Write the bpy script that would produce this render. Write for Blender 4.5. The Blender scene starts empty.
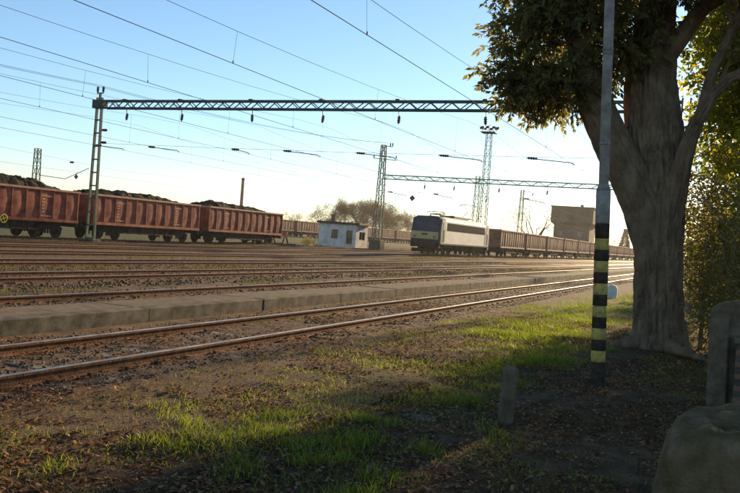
import bpy, math, random
import numpy as np
from mathutils import Vector, Matrix, noise as mnoise

R = math.radians
random.seed(7); rng = np.random.default_rng(11)
scene = bpy.context.scene
col = scene.collection

# ------------------------------------------------------------------ camera
cd = bpy.data.cameras.new('camera'); cam = bpy.data.objects.new('camera', cd); col.objects.link(cam)
F_PX, YAW, PITCH, ROLL, EYE = 812.8, 0.4196, -0.0135, 0.075, 1.862
fwd = Vector((-math.sin(YAW)*math.cos(PITCH), math.cos(YAW)*math.cos(PITCH), math.sin(PITCH)))
rgt = Vector((math.cos(YAW), math.sin(YAW), 0)); upv = rgt.cross(fwd)
r2 = rgt*math.cos(ROLL) + upv*math.sin(ROLL); u2 = upv*math.cos(ROLL) - rgt*math.sin(ROLL)
m = Matrix((r2, u2, -fwd)).transposed().to_4x4(); m.translation = (0, 0, EYE)
cam.matrix_world = m
cd.sensor_width = 36; cd.lens = F_PX/740*36; cd.clip_end = 6000; cd.clip_start = 0.05
scene.camera = cam

# ------------------------------------------------------------------ sky, sun, exposure
SUN_AZ, SUN_EL = 6.8, 13.0           # azimuth clockwise from the track direction (+Y)
w = bpy.data.worlds.new('World'); scene.world = w; w.use_nodes = True
nt = w.node_tree; bg = nt.nodes['Background']
sky = nt.nodes.new('ShaderNodeTexSky'); sky.sky_type = 'NISHITA'; sky.sun_disc = False
sky.sun_elevation = R(SUN_EL); sky.sun_rotation = R(SUN_AZ)
sky.air_density = 1.0; sky.dust_density = 0.12; sky.ozone_density = 3.2; sky.altitude = 120
nt.links.new(sky.outputs[0], bg.inputs[0]); bg.inputs[1].default_value = 0.085
sd = bpy.data.lights.new('sun', 'SUN'); sun = bpy.data.objects.new('sun', sd); col.objects.link(sun)
sd.energy = 5.0; sd.angle = R(0.8); sd.color = (1.0, 0.74, 0.43)
ts = Vector((math.sin(R(SUN_AZ))*math.cos(R(SUN_EL)), math.cos(R(SUN_AZ))*math.cos(R(SUN_EL)), math.sin(R(SUN_EL))))
sun.rotation_euler = ts.to_track_quat('Z', 'Y').to_euler(); sun.location = (20, 60, 40)
scene.view_settings.view_transform = 'Standard'; scene.view_settings.look = 'None'
scene.view_settings.exposure = 1.2; scene.view_settings.gamma = 1.0
scene.view_settings.use_curve_mapping = False
scene.render.engine = 'CYCLES'
scene.cycles.use_denoising = True
scene.cycles.max_bounces = 6; scene.cycles.transparent_max_bounces = 8

# ------------------------------------------------------------------ materials
def mat(name, c1, c2=None, scale=6.0, rough=0.85, bump=0.0, bscale=None, metal=0.0, spec=0.15, c3=None, island=False, transl=0.0, stretch=None, coord='Object'):
    m = bpy.data.materials.new(name); m.use_nodes = True
    n, l = m.node_tree.nodes, m.node_tree.links
    b = n['Principled BSDF']; b.inputs['Roughness'].default_value = rough; b.inputs['Metallic'].default_value = metal
    b.inputs['Specular IOR Level'].default_value = spec
    c2 = c2 or c1
    ramp = n.new('ShaderNodeValToRGB'); e = ramp.color_ramp.elements
    e[0].color = (*c1, 1); e[1].color = (*c2, 1)
    if c3:
        e[1].position = 0.6; x = e.new(0.85); x.color = (*c3, 1)
    tc = n.new('ShaderNodeTexCoord'); vec = tc.outputs[coord] if coord != 'World' else n.new('ShaderNodeNewGeometry').outputs['Position']
    if stretch:
        mp = n.new('ShaderNodeMapping'); mp.inputs['Scale'].default_value = stretch
        l.new(vec, mp.inputs[0]); vec = mp.outputs[0]
    if island:
        g = n.new('ShaderNodeNewGeometry'); l.new(g.outputs['Random Per Island'], ramp.inputs[0])
        if not c3: e[0].position = 0.0; e[1].position = 1.0
    else:
        t = n.new('ShaderNodeTexNoise'); t.inputs['Scale'].default_value = scale; t.inputs['Detail'].default_value = 6
        t.inputs['Roughness'].default_value = 0.65
        l.new(vec, t.inputs[0]); l.new(t.outputs[0], ramp.inputs[0])
        e[0].position = 0.36
        if not c3: e[1].position = 0.64
    l.new(ramp.outputs[0], b.inputs['Base Color'])
    if bump:
        t2 = n.new('ShaderNodeTexNoise'); t2.inputs['Scale'].default_value = bscale or scale*4; t2.inputs['Detail'].default_value = 5
        l.new(vec, t2.inputs[0])
        bp = n.new('ShaderNodeBump'); bp.inputs['Strength'].default_value = bump; bp.inputs['Distance'].default_value = 0.03
        l.new(t2.outputs[0], bp.inputs['Height']); l.new(bp.outputs[0], b.inputs['Normal'])
    if transl:
        tr = n.new('ShaderNodeBsdfTranslucent'); mx = n.new('ShaderNodeMixShader'); mx.inputs[0].default_value = transl
        hs = n.new('ShaderNodeHueSaturation'); hs.inputs['Value'].default_value = 1.6; hs.inputs['Saturation'].default_value = 1.15
        l.new(ramp.outputs[0], hs.inputs['Color']); l.new(hs.outputs[0], tr.inputs[0])
        out = n['Material Output']
        l.new(b.outputs[0], mx.inputs[1]); l.new(tr.outputs[0], mx.inputs[2]); l.new(mx.outputs[0], out.inputs[0])
    return m

M = {}
M['rail_side'] = mat('rail_rust', (.085, .038, .018), (.20, .095, .045), 9, .9, .3)
M['rail_top'] = mat('rail_worn_steel', (.22, .17, .13), (.42, .36, .30), 3, .42, metal=.55)
M['sleeper'] = mat('sleeper_concrete', (.10, .085, .065), (.19, .165, .13), 5, .95, .5)
M['ballast'] = mat('ballast_soil', (.055, .031, .017), (.155, .095, .055), 7, .97, .9, 30)
M['stone'] = mat('ballast_stone', (.05, .034, .021), (.17, .12, .078), island=True, rough=.9)
M['concrete'] = mat('old_concrete', (.045, .038, .026), (.135, .115, .085), 3.2, .95, .5, 70, c3=(.19, .165, .125))
M['concrete_dark'] = mat('dark_concrete', (.10, .072, .042), (.185, .14, .09), 6, .95, .5, 80, c3=(.24, .19, .13))
M['moss_concrete'] = mat('mossy_concrete', (.10, .068, .022), (.185, .125, .065), 5, .95, 1.0, 45, c3=(.32, .25, .17))
M['brick'] = mat('brick_red', (.17, .085, .055), (.26, .14, .09), 8, .93, .4)
M['mast'] = mat('mast_green_paint', (.075, .105, .075), (.15, .17, .12), 5, .75)
M['beam'] = mat('beam_teal_paint', (.03, .055, .05), (.06, .09, .08), 4, .75)
M['dark_metal'] = mat('dark_steel', (.025, .025, .025), (.06, .055, .05), 8, .6, metal=.3)
M['galv'] = mat('galvanised_steel', (.16, .155, .15), (.26, .255, .25), 7, .5, metal=.5)
M['wire'] = mat('wire_copper', (.025, .025, .027), (.045, .042, .04), 3, .9, spec=.1)
M['insulator'] = mat('insulator_brown', (.03, .022, .018), (.055, .04, .03), 6, .35)
M['wagon'] = mat('wagon_red_oxide', (.15, .034, .022), (.32, .095, .055), 1.9, .75, .25, 12, c3=(.40, .20, .13), coord='World')
M['wagon_brown'] = mat('wagon_brown', (.13, .058, .04), (.28, .14, .09), 1.4, .7, .25, 12, c3=(.38, .24, .16), coord='World')
M['wagon_edge'] = mat('wagon_faded_edge', (.32, .16, .10), (.45, .27, .18), 3, .7)
M['bogie'] = mat('bogie_grime', (.020, .017, .014), (.05, .042, .034), 5, .9)
M['load'] = mat('earthy_load', (.010, .008, .006), (.034, .024, .017), 5, .97, .8, 14)
M['yellow_wheel'] = mat('yellow_paint', (.55, .42, .06), (.66, .52, .09), 5, .6)
M['loco_blue'] = mat('loco_dark_blue', (.022, .042, .050), (.035, .06, .068), 2, .5)
M['loco_silver'] = mat('loco_cream', (.50, .47, .40), (.62, .59, .50), 1.2, .45, stretch=(1, .4, 2))
M['loco_band'] = mat('loco_grey_grille', (.04, .036, .032), (.06, .054, .048), 3, .95, spec=.02)
M['loco_yellow'] = mat('loco_ochre', (.52, .38, .14), (.62, .46, .19), 3, .55)
M['glass'] = mat('dark_glass', (.012, .014, .018), (.02, .024, .03), 2, .12, spec=.6)
M['roof_grey'] = mat('loco_roof_grey', (.07, .065, .06), (.13, .12, .11), 4, .8)
M['plaster'] = mat('white_plaster', (.52, .47, .40), (.76, .70, .61), 1.3, .9, .15, c3=(.80, .75, .67))
M['felt'] = mat('roof_felt', (.06, .045, .035), (.10, .08, .06), 4, .9)
M['wood'] = mat('faded_wood', (.20, .14, .08), (.30, .22, .13), 5, .85)
M['sign_blue'] = mat('sign_blue', (.10, .22, .42), (.14, .27, .48), 3, .6)
M['tower'] = mat('grey_brown_render', (.075, .058, .045), (.13, .105, .082), .35, .93, stretch=(1, 1, .4))
M['bark'] = mat('bark', (.11, .073, .043), (.24, .165, .10), 4, .97, .8, 22, stretch=(1, 1, .55))
M['twig'] = mat('twig', (.05, .04, .03), (.09, .07, .05), 8, .95)
M['leaf_dark'] = mat('leaf_green', (.08, .085, .03), (.20, .17, .055), island=True, rough=.5, transl=.55)
M['leaf_yellow'] = mat('leaf_yellow', (.14, .17, .03), (.30, .26, .045), island=True, rough=.6, transl=.6)
M['leaf_olive'] = mat('leaf_olive', (.09, .095, .03), (.22, .175, .06), island=True, rough=.7, transl=.5)
M['leaf_autumn'] = mat('leaf_far_brown', (.055, .045, .022), (.13, .09, .045), island=True, rough=.9, transl=.3)
M['grass'] = mat('grass_blade', (.065, .095, .012), (.15, .20, .026), island=True, rough=.5, transl=.5, c3=(.24, .24, .06))
M['grass_dry'] = mat('dry_grass_blade', (.10, .08, .03), (.22, .17, .08), island=True, rough=.8, transl=.35)
M['weed_green'] = mat('weed_green', (.045, .05, .014), (.11, .10, .035), island=True, rough=.8, transl=.3)
M['weed_dry'] = mat('weed_dry', (.10, .08, .035), (.20, .155, .075), island=True, rough=.85, transl=.25)
M['litter'] = mat('fallen_leaf', (.055, .025, .012), (.19, .08, .028), island=True, rough=.8, transl=.25, c3=(.34, .20, .09))
M['yellow_band'] = mat('pole_yellow', (.28, .20, .055), (.52, .39, .10), 13, .7, c3=(.58, .45, .14))
M['black_band'] = mat('pole_black', (.034, .024, .016), (.075, .055, .036), 12, .9, spec=.05)
M['pole_grey'] = mat('pole_grey', (.22, .195, .16), (.36, .325, .28), 8, .8)
M['white_stone'] = mat('white_painted_stone', (.55, .56, .57), (.72, .72, .71), 6, .85, .2)
M['conifer'] = mat('conifer', (.02, .03, .018), (.045, .055, .03), island=True, rough=.9)

def ground_material():
    m = bpy.data.materials.new('ground'); m.use_nodes = True
    n, l = m.node_tree.nodes, m.node_tree.links; b = n['Principled BSDF']
    b.inputs['Roughness'].default_value = .97; b.inputs['Specular IOR Level'].default_value = .15
    g = n.new('ShaderNodeNewGeometry'); sep = n.new('ShaderNodeSeparateXYZ'); l.new(g.outputs['Position'], sep.inputs[0])
    def nz(s, d=5):
        t = n.new('ShaderNodeTexNoise'); t.inputs['Scale'].default_value = s; t.inputs['Detail'].default_value = d
        t.inputs['Roughness'].default_value = .62
        l.new(g.outputs['Position'], t.inputs[0]); return t.outputs[0]
    def ramp(src, stops):
        r = n.new('ShaderNodeValToRGB'); e = r.color_ramp.elements
        while len(e) < len(stops): e.new(.5)
        for k, (p, c) in enumerate(stops): e[k].position = p; e[k].color = (*c, 1)
        l.new(src, r.inputs[0]); return r.outputs[0]
    def mix(f, a, bb):
        x = n.new('ShaderNodeMix'); x.data_type = 'RGBA'; l.new(f, x.inputs['Factor']); l.new(a, x.inputs['A']); l.new(bb, x.inputs['B']); return x.outputs['Result']
    def mth(op, a, bv=None, cl=False):
        x = n.new('ShaderNodeMath'); x.operation = op; x.use_clamp = cl
        for k, v in enumerate((a, bv)):
            if v is None: continue
            if isinstance(v, (int, float)): x.inputs[k].default_value = v
            else: l.new(v, x.inputs[k])
        return x.outputs[0]
    soil = ramp(nz(3.5), [(.3, (.048, .025, .012)), (.52, (.105, .058, .027)), (.7, (.16, .10, .05))])
    turf = ramp(nz(9), [(.3, (.028, .034, .010)), (.55, (.062, .068, .02)), (.75, (.10, .088, .035))])
    yard = ramp(nz(1.3), [(.3, (.05, .029, .015)), (.5, (.115, .072, .038)), (.7, (.185, .125, .07))])
    dirt = ramp(nz(2.2), [(.3, (.085, .053, .029)), (.6, (.15, .10, .058)), (.8, (.20, .145, .09))])
    patch = mth('MULTIPLY', mth('MULTIPLY', mth('SUBTRACT', nz(.75, 4), .49), 7, True), mth('MULTIPLY', mth('SUBTRACT', -1.4, sep.outputs[0]), .9, True))
    near = mix(patch, soil, turf)
    # trodden path beside the near track
    px = mth('ADD', sep.outputs[0], mth('MULTIPLY', mth('SUBTRACT', nz(.5, 3), .5), 1.4))
    path = mth('SUBTRACT', 1.0, mth('MULTIPLY', mth('ABSOLUTE', mth('ADD', px, 5.35)), 1.5), True)
    path = mth('MULTIPLY', path, .8)
    near = mix(path, near, dirt)
    yardm = mth('MULTIPLY', mth('SUBTRACT', -5.9, px), 3, True)
    c = mix(yardm, near, yard)
    strip = mth('MULTIPLY', mth('MULTIPLY', mth('SUBTRACT', nz(.28, 4), .52), 9, True), .6)
    far = mth('MULTIPLY', mth('SUBTRACT', -13.5, px), 2, True)
    c = mix(mth('MULTIPLY', strip, far), c, turf)
    beyond = mth('MULTIPLY', mth('SUBTRACT', -46, px), .5, True)
    c = mix(beyond, c, turf)
    l.new(c, b.inputs['Base Color'])
    bp = n.new('ShaderNodeBump'); bp.inputs['Strength'].default_value = .9; bp.inputs['Distance'].default_value = .05
    l.new(nz(22, 6), bp.inputs['Height']); l.new(bp.outputs[0], b.inputs['Normal'])
    return m

# ------------------------------------------------------------------ builders
class MB:
    def __init__(s): s.v = []; s.f = []; s.mi = []
    def add(s, vs, fs, mi=0):
        k = len(s.v); s.v += [tuple(p) for p in vs]; s.f += [tuple(i+k for i in f) for f in fs]; s.mi += [mi]*len(fs); return s
    def box(s, x0, x1, y0, y1, z0, z1, mi=0):
        return s.add([(x0,y0,z0),(x1,y0,z0),(x1,y1,z0),(x0,y1,z0),(x0,y0,z1),(x1,y0,z1),(x1,y1,z1),(x0,y1,z1)],
                     [(0,3,2,1),(4,5,6,7),(0,1,5,4),(1,2,6,5),(2,3,7,6),(3,0,4,7)], mi)
    def bev(s, x0, x1, y0, y1, z0, z1, b, mi=0):            # box with chamfered top and vertical edges
        def ring(i, z): return [(x0+i+b,y0+i,z),(x1-i-b,y0+i,z),(x1-i,y0+i+b,z),(x1-i,y1-i-b,z),(x1-i-b,y1-i,z),(x0+i+b,y1-i,z),(x0+i,y1-i-b,z),(x0+i,y0+i+b,z)]
        vs = ring(0, z0)+ring(0, z1-b)+ring(b, z1)
        fs = [tuple(range(7,-1,-1)), tuple(range(16,24))]
        for r in (0, 8):
            for k in range(8): fs.append((r+k, r+(k+1) % 8, r+8+(k+1) % 8, r+8+k))
        return s.add(vs, fs, mi)
    def bar(s, a, b, w, h=None, mi=0):
        a, b = Vector(a), Vector(b); h = h or w; d = (b-a).normalized()
        q = Vector((0,0,1)) if abs(d.z) < .95 else Vector((0,1,0))
        x = d.cross(q).normalized()*w/2; y = x.cross(d).normalized()*h/2
        vs = [a-x-y, a+x-y, a+x+y, a-x+y, b-x-y, b+x-y, b+x+y, b-x+y]
        return s.add(vs, [(0,3,2,1),(4,5,6,7),(0,1,5,4),(1,2,6,5),(2,3,7,6),(3,0,4,7)], mi)
    def tube(s, pts, rad, n=6, mi=0, cap=True, ridge=0.0, seed=0, crack=0.0):
        pts = [Vector(p) for p in pts]; k0 = len(s.v)
        if not hasattr(rad, '__len__'): rad = [rad]*len(pts)
        ref = None
        for i, p in enumerate(pts):
            d = (pts[min(i+1, len(pts)-1)]-pts[max(i-1, 0)]).normalized()
            if ref is None:
                ref = d.orthogonal().normalized()
            ref = (ref-d*ref.dot(d)).normalized(); bi = d.cross(ref)
            for k in range(n):
                a = 2*math.pi*k/n; r = rad[i]
                if ridge: r *= 1+ridge*mnoise.noise(Vector((math.cos(a)*2.2+seed, math.sin(a)*2.2, p.z*.55)))+ridge*.45*mnoise.noise(Vector((math.cos(a)*7+seed, math.sin(a)*7, p.z*1.2)))
                if crack:
                    q_ = Vector((math.cos(a)*5.5+seed, math.sin(a)*5.5, p.z*1.1)); q_ += mnoise.noise_vector(q_*.7)*.5; r -= crack*(1-min(1, abs(mnoise.noise(q_))*3.4)); q_ = q_*2.7; r -= crack*.5*(1-min(1, abs(mnoise.noise(q_))*3.0))
                s.v.append(tuple(p+(ref*math.cos(a)+bi*math.sin(a))*r))
        for i in range(len(pts)-1):
            for k in range(n):
                s.f.append((k0+i*n+k, k0+i*n+(k+1) % n, k0+(i+1)*n+(k+1) % n, k0+(i+1)*n+k)); s.mi.append(mi)
        if cap:
            s.f.append(tuple(k0+k for k in range(n-1,-1,-1))); s.mi.append(mi)
            e = k0+(len(pts)-1)*n; s.f.append(tuple(e+k for k in range(n))); s.mi.append(mi)
        return s
    def lathe(s, prof, n=12, c=(0,0,0), mi=0, axis='z'):    # prof: (radius, height) up the axis
        k0 = len(s.v)
        for r, z in prof:
            for k in range(n):
                a = 2*math.pi*k/n; u, v = r*math.cos(a), r*math.sin(a)
                p = (u, v, z) if axis == 'z' else ((z, u, v) if axis == 'x' else (v, z, u))
                s.v.append((c[0]+p[0], c[1]+p[1], c[2]+p[2]))
        for i in range(len(prof)-1):
            for k in range(n): s.f.append((k0+i*n+k, k0+i*n+(k+1) % n, k0+(i+1)*n+(k+1) % n, k0+(i+1)*n+k)); s.mi.append(mi)
        s.f.append(tuple(k0+k for k in range(n-1,-1,-1))); s.mi.append(mi)
        e = k0+(len(prof)-1)*n; s.f.append(tuple(e+k for k in range(n))); s.mi.append(mi)
        return s
    def mesh(s, name, mats, smooth=False):
        me = bpy.data.meshes.new(name); me.from_pydata(s.v, [], s.f)
        for mm in (mats if isinstance(mats, (list, tuple)) else [mats]): me.materials.append(M[mm] if isinstance(mm, str) else mm)
        me.polygons.foreach_set('material_index', s.mi)
        if smooth: me.polygons.foreach_set('use_smooth', [True]*len(s.f))
        me.update(); return me
    def build(s, name, mats, parent=None, smooth=False, loc=None):
        return link(name, s.mesh(name, mats, smooth), parent, loc)

def link(name, me, parent=None, loc=None, rot=None, scl=None):
    o = bpy.data.objects.new(name, me); col.objects.link(o)
    if parent: o.parent = parent
    if loc is not None: o.location = loc
    if rot is not None: o.rotation_euler = rot
    if scl is not None: o.scale = scl
    return o
def tag(o, label=None, cat=None, group=None, kind=None):
    for k, v in (('label', label), ('category', cat), ('group', group), ('kind', kind)):
        if v: o[k] = v
    return o
def thing(name, label, cat, loc=(0,0,0), rz=0, group=None, kind=None):
    o = link(name, None, None, loc, (0,0,rz)); o.empty_display_size = .3
    return tag(o, label, cat, group, kind)
def copy_tree(o, parent=None):
    c = o.copy(); col.objects.link(c); c.parent = parent
    for ch in [x for x in bpy.data.objects if x.parent == o]: copy_tree(ch, c)
    return c
def np_mesh(name, V, Fc, mats, smooth=False):
    """V (n,3), Fc (m,k) index array, all faces the same size"""
    me = bpy.data.meshes.new(name); V = np.asarray(V, np.float32); Fc = np.asarray(Fc, np.int32)
    me.vertices.add(len(V)); me.vertices.foreach_set('co', V.ravel())
    mm, k = Fc.shape
    me.loops.add(mm*k); me.loops.foreach_set('vertex_index', Fc.ravel())
    me.polygons.add(mm); me.polygons.foreach_set('loop_start', np.arange(0, mm*k, k, dtype=np.int32))
    if smooth: me.polygons.foreach_set('use_smooth', np.ones(mm, bool))
    me.update(calc_edges=True)
    for q in (mats if isinstance(mats, (list, tuple)) else [mats]): me.materials.append(M[q] if isinstance(q, str) else q)
    return me
def vnoise(x, y, seed=0):
    """cheap smooth value noise on arrays"""
    xi, yi = np.floor(x).astype(int), np.floor(y).astype(int); fx, fy = x-xi, y-yi
    fx, fy = fx*fx*(3-2*fx), fy*fy*(3-2*fy)
    def h(a, b):
        t = np.sin((a*127.1+b*311.7+seed*74.7))*43758.5453; return t-np.floor(t)
    return (h(xi, yi)*(1-fx)+h(xi+1, yi)*fx)*(1-fy)+(h(xi, yi+1)*(1-fx)+h(xi+1, yi+1)*fx)*fy
def sstep(t): t = np.clip(t, 0, 1); return t*t*(3-2*t)
def zg(x, y):
    """broad lie of the land: the yard rises a little towards the far side"""
    x = np.asarray(x, float); y = np.asarray(y, float)
    return .30*sstep((y-52)/20)*sstep((-x-18.5)/6)

# ------------------------------------------------------------------ ground
def axis(lo, hi, f0, f1, st):
    a = list(np.arange(f0, f1, st)); s = st; x = a[-1]
    while x < hi: s = min(s*1.22, 400); x += s; a.append(x)
    s = st; x = a[0]; b = []
    while x > lo: s = min(s*1.22, 400); x -= s; b.append(x)
    return np.array(b[::-1]+a)
def relief(X, Y):
    near = np.exp(-np.maximum(np.hypot(X+3, Y-8)-10, 0)/14)
    z = zg(X, Y) + near*((vnoise(X*.7, Y*.7, 1)-.5)*.09 + (vnoise(X*2.6, Y*2.6, 2)-.5)*.035 + (vnoise(X*9, Y*9, 3)-.5)*.016) * sstep((X+6.1)/.8)
    z = z - .03*(1-sstep((X+6.4)/.8)) + .10*sstep((X+.2)/2.5)*sstep((Y-8)/6)
    return z
gx = axis(-2500, 2500, -7, 2.5, .085); gy = axis(-600, 4500, 3, 24, .11)
GX, GY = np.meshgrid(gx, gy); GZ = relief(GX, GY)
nx, ny = len(gx), len(gy); ii = np.arange((ny-1)*nx).reshape(ny-1, nx)[:, :-1].ravel()
g = link('ground', np_mesh('ground', np.stack([GX.ravel(), GY.ravel(), GZ.ravel()], 1), np.stack([ii, ii+1, ii+nx+1, ii+nx], 1), ground_material(), True))
tag(g, kind='structure')

# ------------------------------------------------------------------ railway tracks
RAIL = .15                                   # rail head above the ground sheet
TRK = [(-7.49, -8, 420), (-12.06, -8, 420), (-17.11, 0, 420), (-21.9, 0, 420), (-26.7, 5, 420), (-31.5, 10, 420), (-35.8, 10, 420)]
TLAB = ['nearest rusty railway track in front of the low platform', 'railway track just behind the low concrete platform',
        'third railway track out, in the middle of the yard', 'rusty railway track just in front of the locomotive',
        'railway track carrying the locomotive and its wagons', 'railway track just behind the locomotive', 'railway track in front of the small white hut',
        'railway track under the dark-loaded red wagons, ending at the buffer stop', 'farthest railway track under the distant brown wagons']
TRK += [(-41.1, 16, 69.2), (-82.5, 60, 420)]
def rail_profile():                          # half widths up the section: foot, web, head
    return [(-.065, -.16), (.065, -.16), (.065, -.145), (.012, -.12), (.012, -.045), (.034, -.035), (.034, -.006), (.026, 0), (-.026, 0), (-.034, -.006), (-.034, -.035), (-.012, -.045), (-.012, -.12), (-.065, -.145)]
PROF = rail_profile()
def rail(name, x, y0, y1, parent, step):
    ys = np.arange(y0, y1+step, step); n = len(PROF); mb = MB()
    for y in ys:
        dz = float(zg(x, y))+RAIL+.006*(vnoise(np.array([y*.21]), np.array([x*3.3]), 5)[0]-.5); dx = .012*(vnoise(np.array([y*.13]), np.array([x*5.1]), 6)[0]-.5)
        mb.v += [(x+dx+a, y, dz+b) for a, b in PROF]
    for i in range(len(ys)-1):
        for k in range(n):
            mb.f.append((i*n+k, i*n+(k+1) % n, (i+1)*n+(k+1) % n, (i+1)*n+k)); mb.mi.append(1 if k in (6, 7, 8) else 0)
    mb.f.append(tuple(range(n))); mb.mi.append(0); mb.f.append(tuple(range((len(ys)-1)*n, len(ys)*n))[::-1]); mb.mi.append(0)
    return mb.build(name, ['rail_side', 'rail_top'], parent)
smb = MB(); smb.bev(-1.25, 1.25, -.13, .13, -.12, .035, .02)
for s_ in (-.75, .75):
    for k_ in (-1, 1): smb.box(s_+k_*.085-.03, s_+k_*.085+.03, -.05, .05, .035, .075, 1)
SLEEPER = smb.mesh('sleeper', ['sleeper', 'rail_side'])
def ballast_bed(x, y0, y1, parent, hw, fine):
    xs = np.linspace(-hw, hw, 34 if fine else 10); ys = np.concatenate([np.arange(max(y0, -8), 30, .09 if fine else .6), np.arange(30, 90, .7), np.arange(90, y1+20, 15)]) if y1 > 90 else np.arange(y0, y1, .8)
    ys = ys[(ys >= y0) & (ys <= y1)]
    X, Y = np.meshgrid(x+xs, ys); e = 1-sstep((np.abs(X-x)-hw+.7)/.7)
    Z = zg(X, Y)-.05+e*(.062+(vnoise(X*6, Y*6, 8)-.5)*.035+(vnoise(X*14, Y*14, 9)-.5)*.02*(Y < 30)+(vnoise(X*.8, Y*.8, 10)-.5)*.03)
    a, b = len(xs), len(ys); ii = np.arange((b-1)*a).reshape(b-1, a)[:, :-1].ravel()
    return link('ballast_bed', np_mesh('ballast_bed', np.stack([X.ravel(), Y.ravel(), Z.ravel()], 1), np.stack([ii, ii+1, ii+a+1, ii+a], 1), 'ballast', True), parent)
def stones(x0, x1, y0, y1, n, parent, lo=.012, hi=.035, zoff=.0, pw=2.0, seed=0, keep=None):
    r = np.random.default_rng(seed)
    base = np.array([(0,0,1),(.89,0,.45),(.28,.85,.45),(-.72,.53,.45),(-.72,-.53,.45),(.28,-.85,.45),(.72,.53,-.45),(-.28,.85,-.45),(-.89,0,-.45),(-.28,-.85,-.45),(.72,-.53,-.45)])
    fs = np.array([(0,1,2),(0,2,3),(0,3,4),(0,4,5),(0,5,1),(1,6,2),(2,7,3),(3,8,4),(4,9,5),(5,10,1),(6,7,2),(7,8,3),(8,9,4),(9,10,5),(10,6,1)])
    X = r.uniform(x0, x1, n); Y = y0+(y1-y0)*r.random(n)**pw
    if keep is not None: k = keep(X, Y, r); X, Y = X[k], Y[k]
    n = len(X); s = (lo+(hi-lo)*r.random(n)**2)[:, None, None]
    V = base[None]*s*r.uniform(.6, 1.3, (n, 11, 3)); a = r.uniform(0, 6.28, n)
    c, sn = np.cos(a)[:, None], np.sin(a)[:, None]
    V = np.stack([V[..., 0]*c-V[..., 1]*sn, V[..., 0]*sn+V[..., 1]*c, V[..., 2]*.75], 2)
    V += np.stack([X, Y, zg(X, Y)+zoff+s[:, 0, 0]*.2], 1)[:, None]
    o = link('stones', np_mesh('stones', V.reshape(-1, 3), (fs[None]+(np.arange(n)*11)[:, None, None]).reshape(-1, 3), 'stone'), parent)
    o['kind'] = 'stuff'; return o
tracks = []
for i, (x, y0, y1) in enumerate(TRK):
    t = thing('railway_track', TLAB[i], 'railway track', (0, 0, 0), group='parallel tracks of the yard')
    tracks.append(t)
    for s in (.75, -.75): rail('rail', x+s, y0, y1, t, 2.0 if i < 3 else 4.0)
    ballast_bed(x, y0, y1, t, 1.95 if i else 1.85, i < 2)
    if i < 4:
        far = (60, 70, 75, 80)[i]; sl = 0
        for y in np.arange(max(y0, -2), far, .62):
            link('sleeper', SLEEPER, t, (x+random.uniform(-.03, .03), y, float(zg(x, y))-.035+random.uniform(-.008, .012)), (0, 0, random.uniform(-.015, .015)))
    if i == 0: stones(x-1.7, x+1.35, 2, 60, 17000, t, .009, .026, .010, 1.9, 3)
    if i == 1: stones(x-1.9, x+1.6, 6, 70, 7000, t, .016, .045, .012, 1.6, 4)
    if i == 2: stones(x-2.2, x+2.4, 8, 70, 7000, t, .02, .06, .01, 1.4, 5)
    if i == 3: stones(x-2.2, x+2.2, 10, 80, 5000, t, .025, .06, .01, 1.3, 6)

# low platform between the first two tracks
plat = thing('platform', None, None, (0, 0, 0), kind='structure')
pmb = MB(); pmb.bev(-.32, 0, 0, 3.99, -.12, .245, .012)
EDGE = pmb.mesh('edge_slab', 'concrete')
pmb = MB(); pmb.bev(-1.29, -.33, 0, 3.992, -.12, .237, .008); PAVE = pmb.mesh('paving_slab', 'concrete_dark')
for k in range(30):
    y = -4+4*k; j = random.uniform
    link('edge_slab', EDGE, plat, (-9.68+j(-.008, .008), y, -.02+j(-.006, .005)), (0, j(-.006, .006), j(-.002, .002)))
    link('paving_slab', PAVE, plat, (-9.69+j(-.006, .006), y, -.022+j(-.006, .004)), (j(-.001, .001), j(-.004, .004), 0))

# buffer stop at the end of the red wagons' track
b = thing('buffer_stop', 'rusty A-frame buffer stop at the end of the red wagons', 'buffer stop', (-41.1, 69.3, float(zg(-41.1, 69.3))+.1))
mb = MB()
for s in (-.75, .75):
    mb = MB(); mb.bar((s, 0, 0), (s, .55, 1.05), .1); mb.bar((s, 1.15, 0), (s, .5, 1.05), .1); mb.build('frame', 'rail_side', b)
MB().box(-1.0, 1.0, .32, .5, .92, 1.2).build('buffer_beam', 'wood', b)

# ------------------------------------------------------------------ open wagons
def wheel_mesh():
    return MB().lathe([(.10, -.07), (.40, -.065), (.455, -.06), (.46, .03), (.43, .05), (.36, .045), (.33, .02), (.14, .03), (.12, .07)], 14, axis='x').mesh('wheel', 'bogie')
WHEEL = wheel_mesh()
def bogie_mesh():
    mb = MB()
    for s in (-1, 1):
        x = s*.98
        mb.bar((x, -1.15, .62), (x, -.45, .72), .12, .2); mb.bar((x, -.45, .72), (x, .45, .72), .14, .34); mb.bar((x, .45, .72), (x, 1.15, .62), .12, .2)
        for y in (-.9, .9): mb.box(x-.1, x+.1, y-.15, y+.15, .3, .62)
        for y in (-.22, 0, .22): mb.lathe([(.07, .32), (.07, .6)], 8, (x+s*.03, y, 0))
    mb.box(-.9, .9, -.2, .2, .6, .9); return mb.mesh('bogie', 'bogie')
BOGIE = bogie_mesh()
def buffer_mesh():
    return MB().lathe([(.09, 0), (.09, .38), (.22, .40), (.22, .44), (.16, .46)], 12, axis='y').mesh('buffer', 'bogie')
BUFFER = buffer_mesh()
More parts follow.
